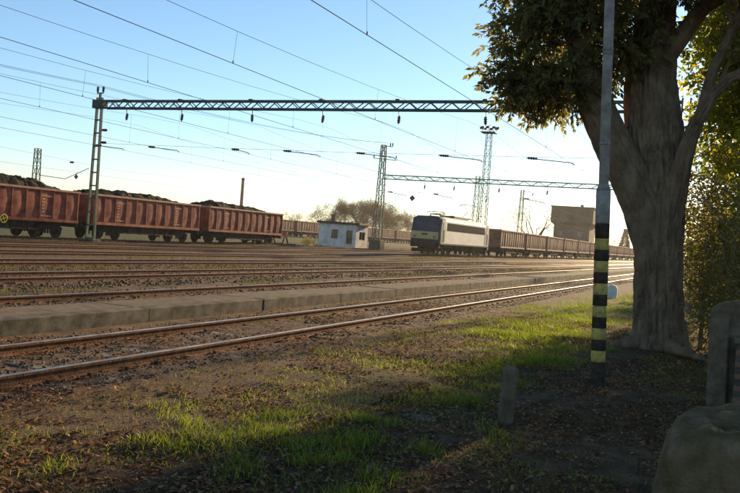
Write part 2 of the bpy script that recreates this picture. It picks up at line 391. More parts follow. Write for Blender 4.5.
def bulged(x, y0, y1, z0, z1, s):            # a sheet panel a little dished by years of loading
    ny_, nz_ = 4, 4; vs = []; fs = []; d = random.uniform(.005, .045)
    for a in range(ny_+1):
        for c in range(nz_+1):
            u, v = a/ny_, c/nz_; vs.append((x+s*d*math.sin(math.pi*u)*math.sin(math.pi*v)*1.0, y0+(y1-y0)*u, z0+(z1-z0)*v))
    for a in range(ny_):
        for c in range(nz_): k = a*(nz_+1)+c; fs.append((k, k+nz_+1, k+nz_+2, k+1))
    return vs, fs
L_W = 12.0; ZF, ZT = 1.12, 3.12              # floor and top rail above the rail head
def make_wagon(paint, label, group):
    t = thing('open_wagon', label, 'wagon', group=group)
    for s in (-1, 1):
        n = 11; p = L_W/n
        pan = None
        for k in range(n):
            mb = MB(); vs, fs = bulged(s*1.375, k*p+.05, (k+1)*p-.05, ZF+.14, ZT-.1, s); mb.add(vs, fs)
            mb.build('side_panel', paint, t, True)
        for k in range(n+1):
            wd = .07 if k in (0, n) else .055
            mb = MB(); y = min(max(k*p, wd), L_W-wd)
            mb.add([(s*1.34, y-wd, ZF+.1), (s*1.45, y-wd*.6, ZF+.16), (s*1.45, y+wd*.6, ZF+.16), (s*1.34, y+wd, ZF+.1),
                    (s*1.34, y-wd, ZT-.08), (s*1.44, y-wd*.6, ZT-.09), (s*1.44, y+wd*.6, ZT-.09), (s*1.34, y+wd, ZT-.08)],
                   [(0,1,5,4),(1,2,6,5),(2,3,7,6),(0,3,2,1),(4,5,6,7)])
            mb.build('rib', paint, t)
        MB().box(s*1.41-.075, s*1.41+.075, 0, L_W, ZT-.09, ZT+.03).build('top_rail', 'wagon_edge', t)
        MB().box(s*1.40-.08, s*1.40+.08, 0, L_W, ZF-.06, ZF+.13).build('sill', paint, t)
        for k in (2, 8):                      # loading doors with cross bars
            mb = MB(); y0, y1 = k*p+.1, (k+1)*p-.1
            mb.box(s*1.39-.02, s*1.39+.02, y0, y1, ZF+.25, ZF+.33); mb.box(s*1.39-.02, s*1.39+.02, y0, y1, ZF+1.5, ZF+1.58)
            for q in range(5): mb.box(s*1.395-.02, s*1.395+.02, y0+.05, y0+.3, ZF+.5+q*.2, ZF+.6+q*.2)
            mb.build('door_latch', 'wagon_edge', t)
    for y, s in ((.02, -1), (L_W-.02, 1)):
        mb = MB(); mb.box(-1.35, 1.35, y-.03, y+.03, ZF, ZT-.02)
        for x in (-.9, -.3, .3, .9): mb.box(x-.06, x+.06, y+s*.04-.05, y+s*.04+.05, ZF, ZT-.05)
        mb.build('end_wall', paint, t)
        mb = MB(); mb.box(-1.42, 1.42, y+s*.06-.08, y+s*.06+.08, ZT-.1, ZT+.04); mb.build('end_rail', 'wagon_edge', t)
        MB().box(-1.3, 1.3, y+s*.12-.12, y+s*.12+.12, .78, ZF).build('buffer_beam', 'bogie', t)
        for x in (-.88, .88): link('buffer', BUFFER, t, (x, y+s*.22, .95), (0, 0, 0 if s > 0 else math.pi))
    MB().box(-1.3, 1.3, .1, L_W-.1, ZF-.02, ZF+.03).build('floor', 'bogie', t)
    mb = MB()
    for x in (-.6, .6): mb.box(x-.09, x+.09, .2, L_W-.2, .82, ZF-.02)
    mb.box(-1.2, 1.2, 3.5, 8.5, .62, ZF-.02)
    for y in (3.9, 5.2, 6.8, 8.1): mb.box(-1.28, 1.28, y-.06, y+.06, .5, ZF-.02)
    for x in (-1.22, 1.22): mb.bar((x, 3.3, .55), (x, 8.7, .55), .08); mb.bar((x, 3.3, .55), (x, 2.6, ZF-.05), .07); mb.bar((x, 8.7, .55), (x, 9.4, ZF-.05), .07)
    mb.lathe([(.2, 4.6), (.22, 4.65), (.22, 5.5), (.2, 5.55)], 10, (.35, 0, .72), axis='y'); mb.box(.7, 1.2, 6.2, 7.2, .5, .85)
    mb.build('underframe', 'bogie', t)
    for y in (2.1, L_W-2.1):
        bo = link('bogie', BOGIE, t, (0, y, 0))
        for yy in (-.9, .9):
            for x in (-.77, .77): link('wheel', WHEEL, bo, (x, yy, .46), (0, 0, 0 if x > 0 else math.pi))
    return t
LEFT = [29.2, 42.55, 55.85]
llab = ['leftmost red open wagon with yellow brake wheel, cut off by the frame', 'middle red open wagon behind the tall lattice mast', 'last red open wagon, standing against the buffer stop']
LX = -41.05
red = make_wagon('wagon', llab[0], 'red wagons heaped with dark load')
lw = []
for k, y in enumerate(LEFT):
    o = red if k == 0 else copy_tree(red)
    o.location = (LX, y, RAIL); o['label'] = llab[k]; lw.append(o)
bm_ = MB(); bm_.tube([(.015, .19*math.cos(a_*.4189), .19*math.sin(a_*.4189)) for a_ in range(16)], .028, 6, cap=False)
for a in range(4): bm_.bar((.015, 0, 0), (.015, .18*math.cos(a*1.57+.4), .18*math.sin(a*1.57+.4)), .03)
wh = bm_.build('brake_wheel', 'yellow_wheel', lw[0], False, (1.5, 35.15-LEFT[0], ZF-.02)); wh.scale = (1, 1.3, 1.3)

def heap(y0, label, prof, zbase, x0, group, seed, mname='load', hw=1.3, L=L_W):
    nyq, nxq = 190, 34; ys = np.linspace(.08, L-.08, nyq); xs = np.linspace(-hw, hw, nxq)
    X, Y = np.meshgrid(xs, ys); h = np.interp(Y, [p[0] for p in prof], [p[1] for p in prof])
    cross = 1-(np.abs(X)/hw)**2.2
    Z = -.25+(h+.25)*cross+(vnoise(X*2.2+seed, Y*2.2, seed)-.5)*.28*np.clip(h+.3, 0, .7)+((vnoise(X*6, Y*6, seed+1)-.5)*.13+(vnoise(X*14, Y*14, seed+2)-.5)*.09)*np.clip(cross+.3, 0, 1)
    a = nxq; ii = np.arange((nyq-1)*a).reshape(nyq-1, a)[:, :-1].ravel()
    o = link('load_heap', np_mesh('load_heap', np.stack([X.ravel(), Y.ravel(), Z.ravel()], 1), np.stack([ii, ii+1, ii+a+1, ii+a], 1), mname), None, (x0, y0, zbase+ZT))
    return tag(o, label, 'load', group)
heap(LEFT[0], 'dark earthy heap filling the leftmost red wagon', [(0, .0), (3, .4), (5.5, .62), (9, .55), (10.7, .2), (12, -.2)], RAIL, LX, 'loads in the red wagons', 3)
heap(LEFT[1], 'dark earthy heap in the middle red wagon behind the lattice mast', [(0, .15), (1.5, .35), (4, .42), (7.5, .38), (9.5, .2), (12, -.25)], RAIL, LX, 'loads in the red wagons', 5)
heap(LEFT[2], 'dark earthy heap in the last red wagon by the buffer stop', [(0, .15), (2, .55), (5, .4), (8, .3), (10, .15), (12, -.3)], RAIL, LX, 'loads in the red wagons', 8)

ORD = ['first', 'second', 'third', 'fourth', 'fifth', 'sixth', 'seventh', 'eighth', 'ninth', 'tenth', 'eleventh', 'twelfth', 'thirteenth', 'fourteenth', 'fifteenth', 'sixteenth']
brown = make_wagon('wagon_brown', 'x', 'brown wagons behind the locomotive')
RZ = .30
for k in range(13):
    o = brown if k == 0 else copy_tree(brown)
    o.location = (-26.7, 94.6+13.4*k, RAIL+RZ); o.scale = (1, 1, 1.05)
    o['label'] = '%s brown open wagon coupled behind the locomotive' % ORD[k]
for k in range(9):
    o = copy_tree(brown); o.location = (-82.5, 118+13.4*k, RAIL+RZ); o['group'] = 'distant brown wagons beyond the hut'
    o['label'] = '%s from left of the distant brown wagons beyond the white hut' % ORD[k]
for k in range(9):
    heap(118+13.4*k, 'dark load in the %s from left of the distant brown wagons' % ORD[k], [(0, -.2), (3, .1), (6, .2), (9, .1), (12, -.2)], RAIL+RZ, -82.5, 'loads in the distant wagons', 20+k)

# ------------------------------------------------------------------ locomotive
def make_loco():
    t = thing('locomotive', 'electric locomotive with dark blue front, ochre band and cream side', 'locomotive', (-26.7, 72.3, RAIL+RZ))
    L = 17.2; z0, z1 = 1.15, 3.45
    def shell(y0, y1, mname, name, zt=z1, zb=z0, hw=1.48):
        mb = MB(); p = [(-hw, zb), (hw, zb), (hw, zt-.12), (hw-.06, zt), (hw-.42, zt+.27), (0, zt+.34), (-hw+.42, zt+.27), (-hw+.06, zt), (-hw, zt-.12)]
        n = len(p); vs = [(x, y0, z) for x, z in p]+[(x, y1, z) for x, z in p]
        fs = [tuple(range(n-1, -1, -1))[::-1], tuple(range(n, 2*n))[::-1]]+[(k, (k+1) % n, n+(k+1) % n, n+k) for k in range(n)]
        return mb.add(vs, [fs[0][::-1], fs[1][::-1]]+fs[2:]).build(name, mname, t)
    shell(1.75, L-1.75, 'loco_silver', 'body')
    for s, yf, yb in ((-1, 0, 1.75), (1, L, L-1.75)):
        mb = MB(); hw = 1.48; d = -s                      # front rakes back above the window sill
        prof = [(yf+d*.10, z0), (yf, z0+.35), (yf, 2.25), (yf+d*.38, z1-.02), (yf+d*.62, z1+.26)]
        vs = []; fs = []
        for y, z in prof:
            ww = hw-.10 if z < 3.5 else hw-.45
            vs += [(-ww, y, z), (ww, y, z)]
        n = len(prof); off = len(vs)
        for y, z in prof:
            ww = hw if z < 3.5 else hw-.42
            vs += [(-ww, max(min(y+d*.22, L), 0), z), (ww, max(min(y+d*.22, L), 0), z)]
        for k in range(n-1):
            a = 2*k; fs.append((a, a+1, a+3, a+2)); fs += [(a, a+2, off+a+2, off+a), (a+1, off+a+1, off+a+3, a+3)]
        o2 = len(vs)
        for y, z in prof:
            ww = hw if z < 3.5 else hw-.42
            vs += [(-ww, yb, z), (ww, yb, z)]
        for k in range(n-1):
            a = 2*k; fs += [(off+a, off+a+2, o2+a+2, o2+a), (off+a+1, o2+a+1, o2+a+3, off+a+3)]
        a = 2*(n-1); fs += [(a, a+1, off+a+1, off+a), (off+a, off+a+1, o2+a+1, o2+a)]
        fs += [(0, off, off+1, 1), (off, o2, o2+1, off+1)]
        mb.add(vs, fs); mb.build('cab', 'loco_blue', t)
        for sx in (-1, 1):                                # cab sides carry the cream colour with a blue edge
            mb = MB(); ya, ybb = (yf+d*.62, yb) if s < 0 else (yb, yf+d*.62)
            mb.box(sx*1.485-.006, sx*1.485+.006, ya, ybb, z0+.02, z1-.14); mb.build('cab_side', 'loco_silver', t)
            dy = yf+d*1.12; dr = MB().box(sx*1.497-.006, sx*1.497+.006, dy-.28, dy+.28, z0+.1, z1-.22).build('door', 'loco_blue', t)
            MB().box(sx*1.508-.005, sx*1.508+.005, dy-.17, dy+.17, 2.45, 3.1).build('pane', 'glass', dr)
            hmb = MB()
            for q in (-.36, .36): hmb.tube([(sx*1.54, dy+q, z0+.2), (sx*1.54, dy+q, 2.9)], .018, 5)
            hmb.build('handrail', 'loco_yellow', t)
        for sx in (-1, 1):
            mb = MB(); x0, x1 = sorted((sx*.09, sx*1.24)); e = -s*.012
            za, zb_ = 2.36, 3.28; fa = yf+d*.38*(za-2.25)/(z1-.02-2.25); fb = yf+d*.38*(zb_-2.25)/(z1-.02-2.25)
            mb.add([(x0, fa-e*-1*0+s*.015, za), (x1, fa+s*.015, za), (x1, fb+s*.015, zb_), (x0, fb+s*.015, zb_), (x0, fa-s*.01, za), (x1, fa-s*.01, za), (x1, fb-s*.01, zb_), (x0, fb-s*.01, zb_)],
                   [(0,1,2,3),(7,6,5,4),(0,4,5,1),(1,5,6,2),(2,6,7,3),(3,7,4,0)])
            mb.build('windscreen', 'glass', t)
            hl = MB().lathe([(.15, 0), (.15, s*.05), (.11, s*.06)], 12, (sx*1.0, yf+s*.0, 1.72), axis='y').build('headlight', 'galv', t)
            link('buffer', BUFFER, t, (sx*.88, yf+s*.02, .95), (0, 0, 0 if s > 0 else math.pi), (1.2, 1.2, 1.2))
        ya, yb2 = sorted((yf+s*.012, yf-s*.02)); MB().box(-1.36, 1.36, ya, yb2, 1.50, 2.20).build('front_band', 'loco_yellow', t)
        ya, yb2 = sorted((yf+s*.02, yf)); MB().box(-.3, .3, ya, yb2, 1.86, 2.04).build('number_plate', 'loco_blue', t)
        ya, yb2 = sorted((yf-s*.05, yf-s*.6)); MB().box(-1.42, 1.42, ya, yb2, .72, z0).build('buffer_beam', 'bogie', t)
        ya, yb2 = sorted((yf+s*.1, yf-s*.3)); mb = MB(); mb.box(-1.2, 1.2, ya, yb2, .25, .6); mb.bar((-.5, yf, .6), (-.5, yf, .8), .1); mb.bar((.5, yf, .6), (.5, yf, .8), .1); mb.build('snow_guard', 'bogie', t)
    for sx in (-1, 1):
        band = MB().box(sx*1.49-.012, sx*1.49+.012, 2.2, L-2.2, 2.42, 3.16).build('grille_band', 'loco_band', t)
        for k in range(8):
            y = 2.35+k*1.58; mb = MB()
            for q in range(6): mb.box(sx*1.505-.008, sx*1.505+.008, y, y+1.4, 2.48+q*.11, 2.53+q*.11)
            mb.build('louvre', 'loco_band', band)
        MB().box(sx*1.46-.05, sx*1.46+.05, .4, L-.4, z0-.12, z0+.02).build('sole_bar', 'bogie', t)
    mb = MB()
    for y in (3.9, 7.0, 8.6, 10.2, 13.2): mb.box(-1.0, 1.0, y-.6, y+.6, .45, z0-.1)
    mb.build('underframe', 'bogie', t)
    for y in (3.4, L-3.4):
        bo = link('bogie', BOGIE, t, (0, y, .08), None, (1.12, 1.75, 1.12))
        for yy in (-1.0, 0, 1.0):
            for x in (-.69, .69): link('wheel', WHEEL, bo, (x, yy*.98, .46), (0, 0, 0 if x > 0 else math.pi), (.9, .68, 1.1))
    zr = z1+.33
    mb = MB(); mb.bev(-.75, .75, 6.2, 11.2, zr-.08, zr+.22, .06)
    mb.build('roof_hatch', 'roof_grey', t)
    for y in (2.6, 6.0, 11.4, 14.8, 8.4):
        for x in (-.5, .5): MB().lathe([(.05, 0), (.09, .06), (.05, .12), (.09, .18), (.05, .24), (.06, .34)], 8, (x, y, zr-.12)).build('insulator', 'insulator', t)
    mb = MB(); mb.tube([(.5, 2.6, zr+.24), (.5, 6, zr+.26), (.5, 8.4, zr+.24), (.5, 11.4, zr+.26), (.5, 14.8, zr+.24)], .03, 5); mb.build('busbar', 'dark_metal', t)
    def panto(y, up, flip):
        mb = MB(); base = zr+.22; s = -1 if flip else 1
        mb.box(-.55, .55, y-.75, y+.75, base-.06, base); 
        zk, yk = (base+.75, y+s*1.05) if up else (base+.10, y+s*1.1)
        zt, yt = (base+1.5, y-s*.15) if up else (base+.22, y-s*.5)
        for x in (-.42, .42):
            mb.bar((x, y-s*.6, base), (x*.8, yk, zk), .05); mb.bar((x*.8, yk, zk), (x*.9, yt, zt), .035)
        mb.bar((-.34, yk, zk), (.34, yk, zk), .05)
        for q in (-.14, .14): mb.tube([(-.95, yt+q, zt-.18), (-.7, yt+q, zt), (.7, yt+q, zt), (.95, yt+q, zt-.18)], .025, 5)
        mb.build('pantograph', 'dark_metal', t)
    panto(3.2, False, False); panto(12.9, True, False)
    return t
loco = make_loco()

# ------------------------------------------------------------------ overhead line: portals, masts and wires
INS = MB().lathe([(.02, .42), (.03, .40), (.085, .36), (.04, .32), (.095, .28), (.04, .23), (.095, .19), (.04, .14), (.085, .10), (.03, .05), (.015, 0)], 8).mesh('insulator', 'insulator')
def ladder_mast(name, parent, x, y, z0, z1, w0, w1, d0, d1, mname='mast', step=.85):
    for s in (-1, 1):
        mb = MB()
        mb.bar((x+s*w0/2, y, z0), (x+s*w1/2, y, z1), .09, max(.16, d0*.6)); mb.build('leg', mname, parent)
    z = z0+.35
    while z < z1-.2:
        u = (z-z0)/(z1-z0); w_ = w0+(w1-w0)*u
        MB().box(x-w_/2+.03, x+w_/2-.03, y-.09, y+.09, z-.04, z+.04).build('batten', mname, parent)
        z += step
def lattice_mast(parent, x, y, z0, z1, w0, w1, th, mname='mast', step=.8, name='bracing'):
    def wd(z): return w0+(w1-w0)*(z-z0)/(z1-z0)
    for sx in (-1, 1):
        for sy in (-1, 1):
            MB().bar((x+sx*w0/2, y+sy*w0/2, z0), (x+sx*w1/2, y+sy*w1/2, z1), th).build('leg', mname, parent)
    mb = MB(); z = z0; k = 1
    while z < z1-.1:
        zn = min(z+step, z1); a, c = wd(z)/2, wd(zn)/2
        for (p0, p1) in (((-1, -1), (1, -1)), ((1, -1), (1, 1)), ((1, 1), (-1, 1)), ((-1, 1), (-1, -1))):
            q0, q1 = (p0, p1) if k > 0 else (p1, p0)
            mb.bar((x+q0[0]*a, y+q0[1]*a, z), (x+q1[0]*c, y+q1[1]*c, zn), th*.6)
            mb.bar((x+p0[0]*c, y+p0[1]*c, zn), (x+p1[0]*c, y+p1[1]*c, zn), th*.5)
        z = zn; k = -k
    return mb.build(name, mname, parent)
def truss(parent, xa, xb, y, z, h, d, th, mname='beam', step=.62, zb=None):
    zb = z if zb is None else zb
    def zz(x): return z+(zb-z)*(x-xa)/(xb-xa)
    for sy in (-1, 1):
        for sz in (-1, 1):
            MB().bar((xa, y+sy*d/2, z+sz*h/2), (xb, y+sy*d/2, zb+sz*h/2), th, th*1.2).build('chord', mname, parent)
    n = int(abs(xb-xa)/step); xs = np.linspace(xa, xb, n+1)
    for sy in (-1, 1):
        mb = MB()
        for k in range(n):
            s0 = 1 if k % 2 else -1
            mb.bar((xs[k], y+sy*d/2, zz(xs[k])+s0*h/2), (xs[k+1], y+sy*d/2, zz(xs[k+1])-s0*h/2), th*.75)
        mb.build('lattice_web', mname, parent)
    mb = MB()
    for k in range(0, n, 2): mb.bar((xs[k], y-d/2, zz(xs[k])+h/2), (xs[k+1], y+d/2, zz(xs[k+1])+h/2), th*.6)
    mb.build('lattice_top', mname, parent)

WX = [-7.5, -12.2, -17.08, -21.74, -26.4, -31.5, -35.8]
G1, G2 = 40.74, 79.0
gan = thing('catenary_portal', 'long lattice portal beam spanning the tracks on a tall pale green mast', 'portal', (0, 0, 0), group='overhead line portals')
ladder_mast('mast', gan, -38.03, G1, 0.0, 9.45, .66, .36, .3, .2)
MB().bev(-38.6, -37.46, G1-.45, G1+.45, -.2, .3, .06).build('footing', 'concrete', gan)
mb = MB(); mb.box(-38.45, -37.55, G1-.22, G1+.22, 8.75, 9.28); mb.build('beam_seat', 'beam', gan)
mb = MB(); mb.bar((-38.03, G1, 9.28), (-38.03, G1, 9.72), .12); mb.bar((-38.3, G1, 9.74), (-37.76, G1, 9.74), .07); mb.build('top_bracket', 'mast', gan)
for x in (-38.26, -37.8): link('insulator', INS, gan, (x, G1, 9.75), None, (1.1, 1.1, 1.0))
truss(gan, -37.6, -2.7, G1, 8.99, .46, .5, .065, 'beam', .60, 8.97)
ladder_mast('mast', gan, -2.5, G1, 0, 9.4, .5, .36, .3, .2)
for k, x in enumerate(WX):
    mb = MB(); mb.bar((x, G1, 8.76), (x+.05, G1, 8.44), .035); mb.build('hanger', 'dark_metal', gan); MB().box(x-.12, x+.12, G1-.3, G1+.3, 9.25, 9.31).build('clamp_plate', 'dark_metal', gan)
    link('insulator', INS, gan, (x+.04, G1, 7.98), (0, random.uniform(-.1, .16), 0), (1.2, 1.2, 1.12))
mb = MB(); mb.tube([(-37.9, G1, 6.5), (-30, G1, 6.43), (-20, G1, 6.38), (-10, G1, 6.42), (-2.5, G1, 6.5)], .011, 4); mb.build('span_wire', 'wire', gan)
for k, x in enumerate(WX):                        # registration arms with their insulators
    if k == 4: xa = x-1.35
    else: xa = x-2.45
    mb = MB(); mb.tube([(xa+.55, G1, 6.33), (x-.1, G1, 6.19), (x+.03, G1, 6.11)], .024, 5); mb.bar((xa+.6, G1, 6.33), (xa+.6, G1, 6.42), .02); mb.build('steady_arm', 'dark_metal', gan)
    link('insulator', INS, gan, (xa+.05, G1, 6.37), (0, math.pi/2+.05, 0), (.9, .9, 1.4))
for z, dx in ((7.35, .35), (6.55, .35)):
    link('insulator', INS, gan, (-37.75, G1, z), (0, math.pi/2, 0), (1, 1, 1.2))

# second portal behind the hut side
ZG2 = float(zg(-34.5, G2))
g2 = thing('catenary_portal', 'farther lattice portal on a wide braced mast beside the hut', 'portal', (0, 0, 0), group='overhead line portals')
lattice_mast(g2, -34.5, G2, ZG2+1.0, 11.5, .82, .42, .085, 'mast', .9)
MB().bev(-35.15, -33.85, G2-.6, G2+.6, ZG2-.1, ZG2+1.15, .06).build('footing', 'concrete_dark', g2)
truss(g2, -34.2, -4.2, G2, 8.15, .42, .45, .06, 'mast', .7, 8.05)
mb = MB(); mb.bar((-35.6, G2, 10.1), (-32.9, G2, 9.95), .07); mb.build('cross_arm', 'mast', g2)
mb = MB(); mb.bar((-34.4, G2, 11.45), (-33.5, G2, 11.35), .07); mb.build('top_bracket', 'mast', g2)
for x in (-33.75, -33.5): link('insulator', INS, g2, (x, G2, 11.35), None, (1, 1, 1))
for x in (-35.55, -33.0): link('insulator', INS, g2, (x, G2, 10.1), None, (1, 1, .8))
for x in (-29.6, -26.4, -21.7, -16.9, -12.2):
    mb = MB(); mb.bar((x, G2, 7.85), (x, G2, 7.5), .03); mb.build('hanger', 'dark_metal', g2)
    link('insulator', INS, g2, (x, G2, 7.05), (0, .12, 0), (1.2, 1.2, 1.1))
mb = MB(); mb.tube([(-34.2, G2, 6.75), (-20, G2, 6.55), (-4.2, G2, 6.7)], .014, 4); mb.build('span_wire', 'wire', g2)
for x in (-31.5, -26.4, -17.0):
    mb = MB(); mb.tube([(x-1.8, G2, 6.55), (x-.1, G2, 6.3), (x, G2, 6.18)], .03, 5); mb.build('steady_arm', 'dark_metal', g2)
    link('insulator', INS, g2, (x-2.2, G2, 6.6), (0, math.pi/2, 0), (1, 1, 1.4))
ladder_mast('mast', g2, -4.0, G2, 0, 8.6, .5, .36, .3, .2)

# running wires: one catenary per track
SUP = [-20.0, G1, 100.0, 160.0, 225.0, 300.0]
def sagz(y, top, low):
    for a, c in zip(SUP, SUP[1:]):
        if a <= y <= c: u = (y-a)/(c-a); return top-(top-low)*4*u*(1-u)
    return top
OL = ['nearest', 'second nearest', 'third nearest', 'fourth nearest', 'fifth nearest', 'sixth nearest', 'farthest']
for k, x in enumerate(WX):
    t = thing('overhead_line', '%s overhead catenary wire pair, hung over its track' % OL[k], 'overhead line', (0, 0, 0), group='catenary wires over the tracks')
    ys = np.arange(-18, 296, 4.0)
    def zig(y): return .18*(1 if k % 2 else -1)*math.sin((y-G1)/60*math.pi)
    zl = 6.86
    mb = MB(); mb.tube([(x+zig(y)*.6, y, 6.09) for y in ys], .0095, 4); mb.build('contact_wire', 'wire', t)
    mb = MB(); mb.tube([(x+zig(y)*.2, y, sagz(y, 7.95, zl)) for y in ys], .0065, 4); mb.build('messenger_wire', 'wire', t)
    for y in np.arange(-12, 160, 9.2):
        yy = y+k*2.3; mb = MB(); mb.bar((x+zig(yy)*.2, yy, sagz(yy, 7.95, zl)), (x+zig(yy)*.6, yy, 6.09), .0055); mb.bar((x+zig(yy)*.6, yy, 6.085), (x+zig(yy)*.6, yy, 6.16), .022); mb.build('dropper', 'wire', t)
for lab, x, z in (('left feeder cable carried on the tall mast top', -38.26, 10.2), ('right feeder cable carried on the tall mast top', -37.8, 10.2)):
    mb = MB(); mb.tube([(x, -20, z-.2)]+[(x+(3.9*(y-G1)/(G2-G1) if y > G1 else 0), y, z-(.9*4*((y-(-20))/60.74)*(1-(y+20)/60.74) if y < G1 else -(11.75-z)*(y-G1)/(G2-G1)+.6*4*((y-G1)/(G2-G1))*(1-(y-G1)/(G2-G1)))) for y in np.linspace(-15, G2, 30)], .013, 4)
    tag(mb.build('feeder_cable', 'wire'), lab, 'cable', 'feeder cables on the mast tops')

# other masts
def far_mast(x, y, z1, w0, w1, th, label, name='lattice_mast', cant=None):
    t = thing(name, label, 'mast', (x, y, float(zg(x, y))))
    lattice_mast(t, 0, 0, 0, z1, w0, w1, th, 'mast', 1.0)
    if cant:
        mb = MB(); mb.bar((0, 0, z1-.1), cant, .06); mb.build('bracket', 'mast', t)
        link('insulator', INS, t, (cant[0], cant[1], cant[2]-.55), (0, .2, 0), (1.2, 1.2, 1.2))
    return t
lm = far_mast(-29.2, 99.8, 15.6, .95, .62, .07, 'tall slender floodlight mast rising behind the locomotive', 'floodlight_mast')
mb = MB(); mb.bev(-.95, .95, -.8, .8, 15.6, 15.72, .03); mb.build('lamp_platform', 'dark_metal', lm)
for a in range(8):
    c, s = math.cos(a*.785), math.sin(a*.785); mb = MB(); mb.bar((c*.9, s*.7, 15.75), (c*.95, s*.75, 16.2), .05); mb.bev(c*1.05-.22, c*1.05+.22, s*.85-.17, s*.85+.17, 16.12, 16.38, .04); mb.build('floodlight', 'dark_metal', lm)
mb = MB(); mb.tube([(0, 0, 15.7), (0, 0, 16.7)], .05, 5); mb.build('finial', 'dark_metal', lm)
far_mast(-29.2, 96.4, 9.8, .7, .45, .06, 'shorter lattice mast just left of the floodlight mast', cant=(1.2, 0, 7.2))
far_mast(-29.2, 119.5, 10.0, .8, .4, .07, 'lattice mast with side bracket behind the brown wagons', cant=(1.5, 0, 9.7))
t = far_mast(-60, 56.7, 7.6, .62, .4, .07, 'small lattice mast with raised arm behind the leftmost wagon')
mb = MB(); mb.bar((.2, 0, 5.15), (2.0, 1.6, 5.0), .06); mb.bar((2.0, 1.6, 5.0), (3.6, 2.9, 6.2), .06); mb.bar((.2, 0, 5.15), (2.0, 1.6, 5.0), .05); mb.build('arm', 'mast', t)
link('insulator', INS, t, (2.2, 1.8, 6.6), (0, 1.57, 0), (1.1, 1.1, 1.3))
def diamond(x, y, z, label):
    t = thing('diamond_sign', label, 'sign', (x, y, z), group='diamond boards hung on the wires')
    mb = MB(); r = .27; mb.add([(0, -.02, -r), (r, -.02, 0), (0, -.02, r), (-r, -.02, 0), (0, .02, -r), (r, .02, 0), (0, .02, r), (-r, .02, 0)], [(0,1,2,3),(7,6,5,4),(0,4,5,1),(1,5,6,2),(2,6,7,3),(3,7,4,0)])
    mb.build('board', 'dark_metal', t)
    mb = MB(); s = .1; mb.add([(0, -.026, -s), (s, -.026, 0), (0, -.026, s), (-s, -.026, 0)], [(0,1,2,3)]); mb.build('centre_mark', 'galv', t)
    MB().bar((0, 0, r-.02), (0, 0, 6.09-z+.0), .02).build('hanger', 'wire', t)
diamond(-26.4, 67.6, 5.46, 'black diamond board hanging in front of the locomotive')
diamond(-62.0, 63.8, 5.62, 'black diamond board hanging over the leftmost wagons')
mb = MB(); mb.tube([(-62.0, -20, 6.12), (-62.0, 30, 6.09), (-62.0, 120, 6.09)], .0125, 4); mb.tube([(-62.0, -20, 7.9), (-62.0, 10, 6.9), (-62.0, 41, 7.9), (-62.0, 70, 6.9), (-62.0, 120, 7.9)], .01, 4)
tag(mb.build('overhead_line', 'wire'), 'overhead wire pair above the red wagons', 'overhead line', 'catenary wires over the tracks')

# ------------------------------------------------------------------ buildings
HX, HY = -37.0, 79.0; HZ = float(zg(HX, HY))
h = thing('signal_hut', 'small white signal hut with flat dark roof and red chimney', 'hut', (HX, HY, HZ))
W_, D_, H_ = 4.5, 3.1, 2.55
def wallpanel(u0, u1, z0, z1, holes, place, name):
    us = sorted({u0, u1, *[a for q in holes for a in q[:2]]}); zs = sorted({z0, z1, *[a for q in holes for a in q[2:]]}); mb = MB()
    for a, c in zip(us, us[1:]):
        for e, f_ in zip(zs, zs[1:]):
            if any(q[0] <= a and c <= q[1] and q[2] <= e and f_ <= q[3] for q in holes): continue
            p = [place(uu, d_, zz) for zz in (e, f_) for d_ in (0, .2) for uu in (a, c)]
            mb.add(p, [(0,1,5,4),(3,2,6,7),(0,4,6,2),(1,3,7,5),(0,2,3,1),(4,5,7,6)])
    return mb.build(name, 'plaster', h)
fh = [(1.55, 2.35, .95, 1.95), (3.35, 4.1, .45, 1.95)]
wallpanel(0, W_, 0, H_, fh, lambda u, d, z: (-W_+u, d, z), 'front_wall')
sh = [(.9, 2.4, .95, 1.85)]
wallpanel(.2, D_, 0, H_, sh, lambda u, d, z: (-d, u, z), 'side_wall')
MB().box(-W_, -W_+.2, .2, D_, 0, H_).build('left_wall', 'plaster', h); MB().box(-W_+.2, -.2, D_-.2, D_, 0, H_).build('back_wall', 'plaster', h)
def hut_window(q, place, name='window'):
    u0, u1, z0, z1 = q; o = link(name, None, h); mb = MB()
    for a, c, e, f_ in ((u0, u1, z0, z0+.08), (u0, u1, z1-.08, z1), (u0, u0+.08, z0+.08, z1-.08), (u1-.08, u1, z0+.08, z1-.08), ((u0+u1)/2-.03, (u0+u1)/2+.03, z0+.08, z1-.08)):
        p = [place(uu, d_, zz) for zz in (e, f_) for d_ in (.05, .12) for uu in (a, c)]; mb.add(p, [(0,1,5,4),(3,2,6,7),(0,4,6,2),(1,3,7,5),(0,2,3,1),(4,5,7,6)])
    fr = mb.build('frame', 'wood', o); mb = MB()
    p = [place(uu, d_, zz) for zz in (z0+.05, z1-.05) for d_ in (.09, .1) for uu in (u0+.05, u1-.05)]; mb.add(p, [(0,1,5,4),(3,2,6,7),(0,4,6,2),(1,3,7,5),(0,2,3,1),(4,5,7,6)]); mb.build('pane', 'glass', o)
for q in fh: hut_window(q, lambda u, d, z: (-W_+u, d, z))
hut_window(sh[0], lambda u, d, z: (-d, u, z))
rf = MB().bev(-W_-.2, .45, -.3, D_+.3, H_+.003, H_+.24, .03).build('roof', 'felt', h)
MB().box(.452, .48, -.28, D_+.28, H_+.03, H_+.22).build('fascia', 'wood', rf)
mb = MB(); mb.box(-W_+.75, -W_+1.2, 1.3, 1.75, H_+.2, H_+.95); mb.box(-W_+.7, -W_+1.25, 1.25, 1.8, H_+.95, H_+1.05); mb.build('chimney', 'brick', rf)
MB().box(.003, .03, .75, 2.1, 2.1, 2.4).build('name_board', 'sign_blue', h)
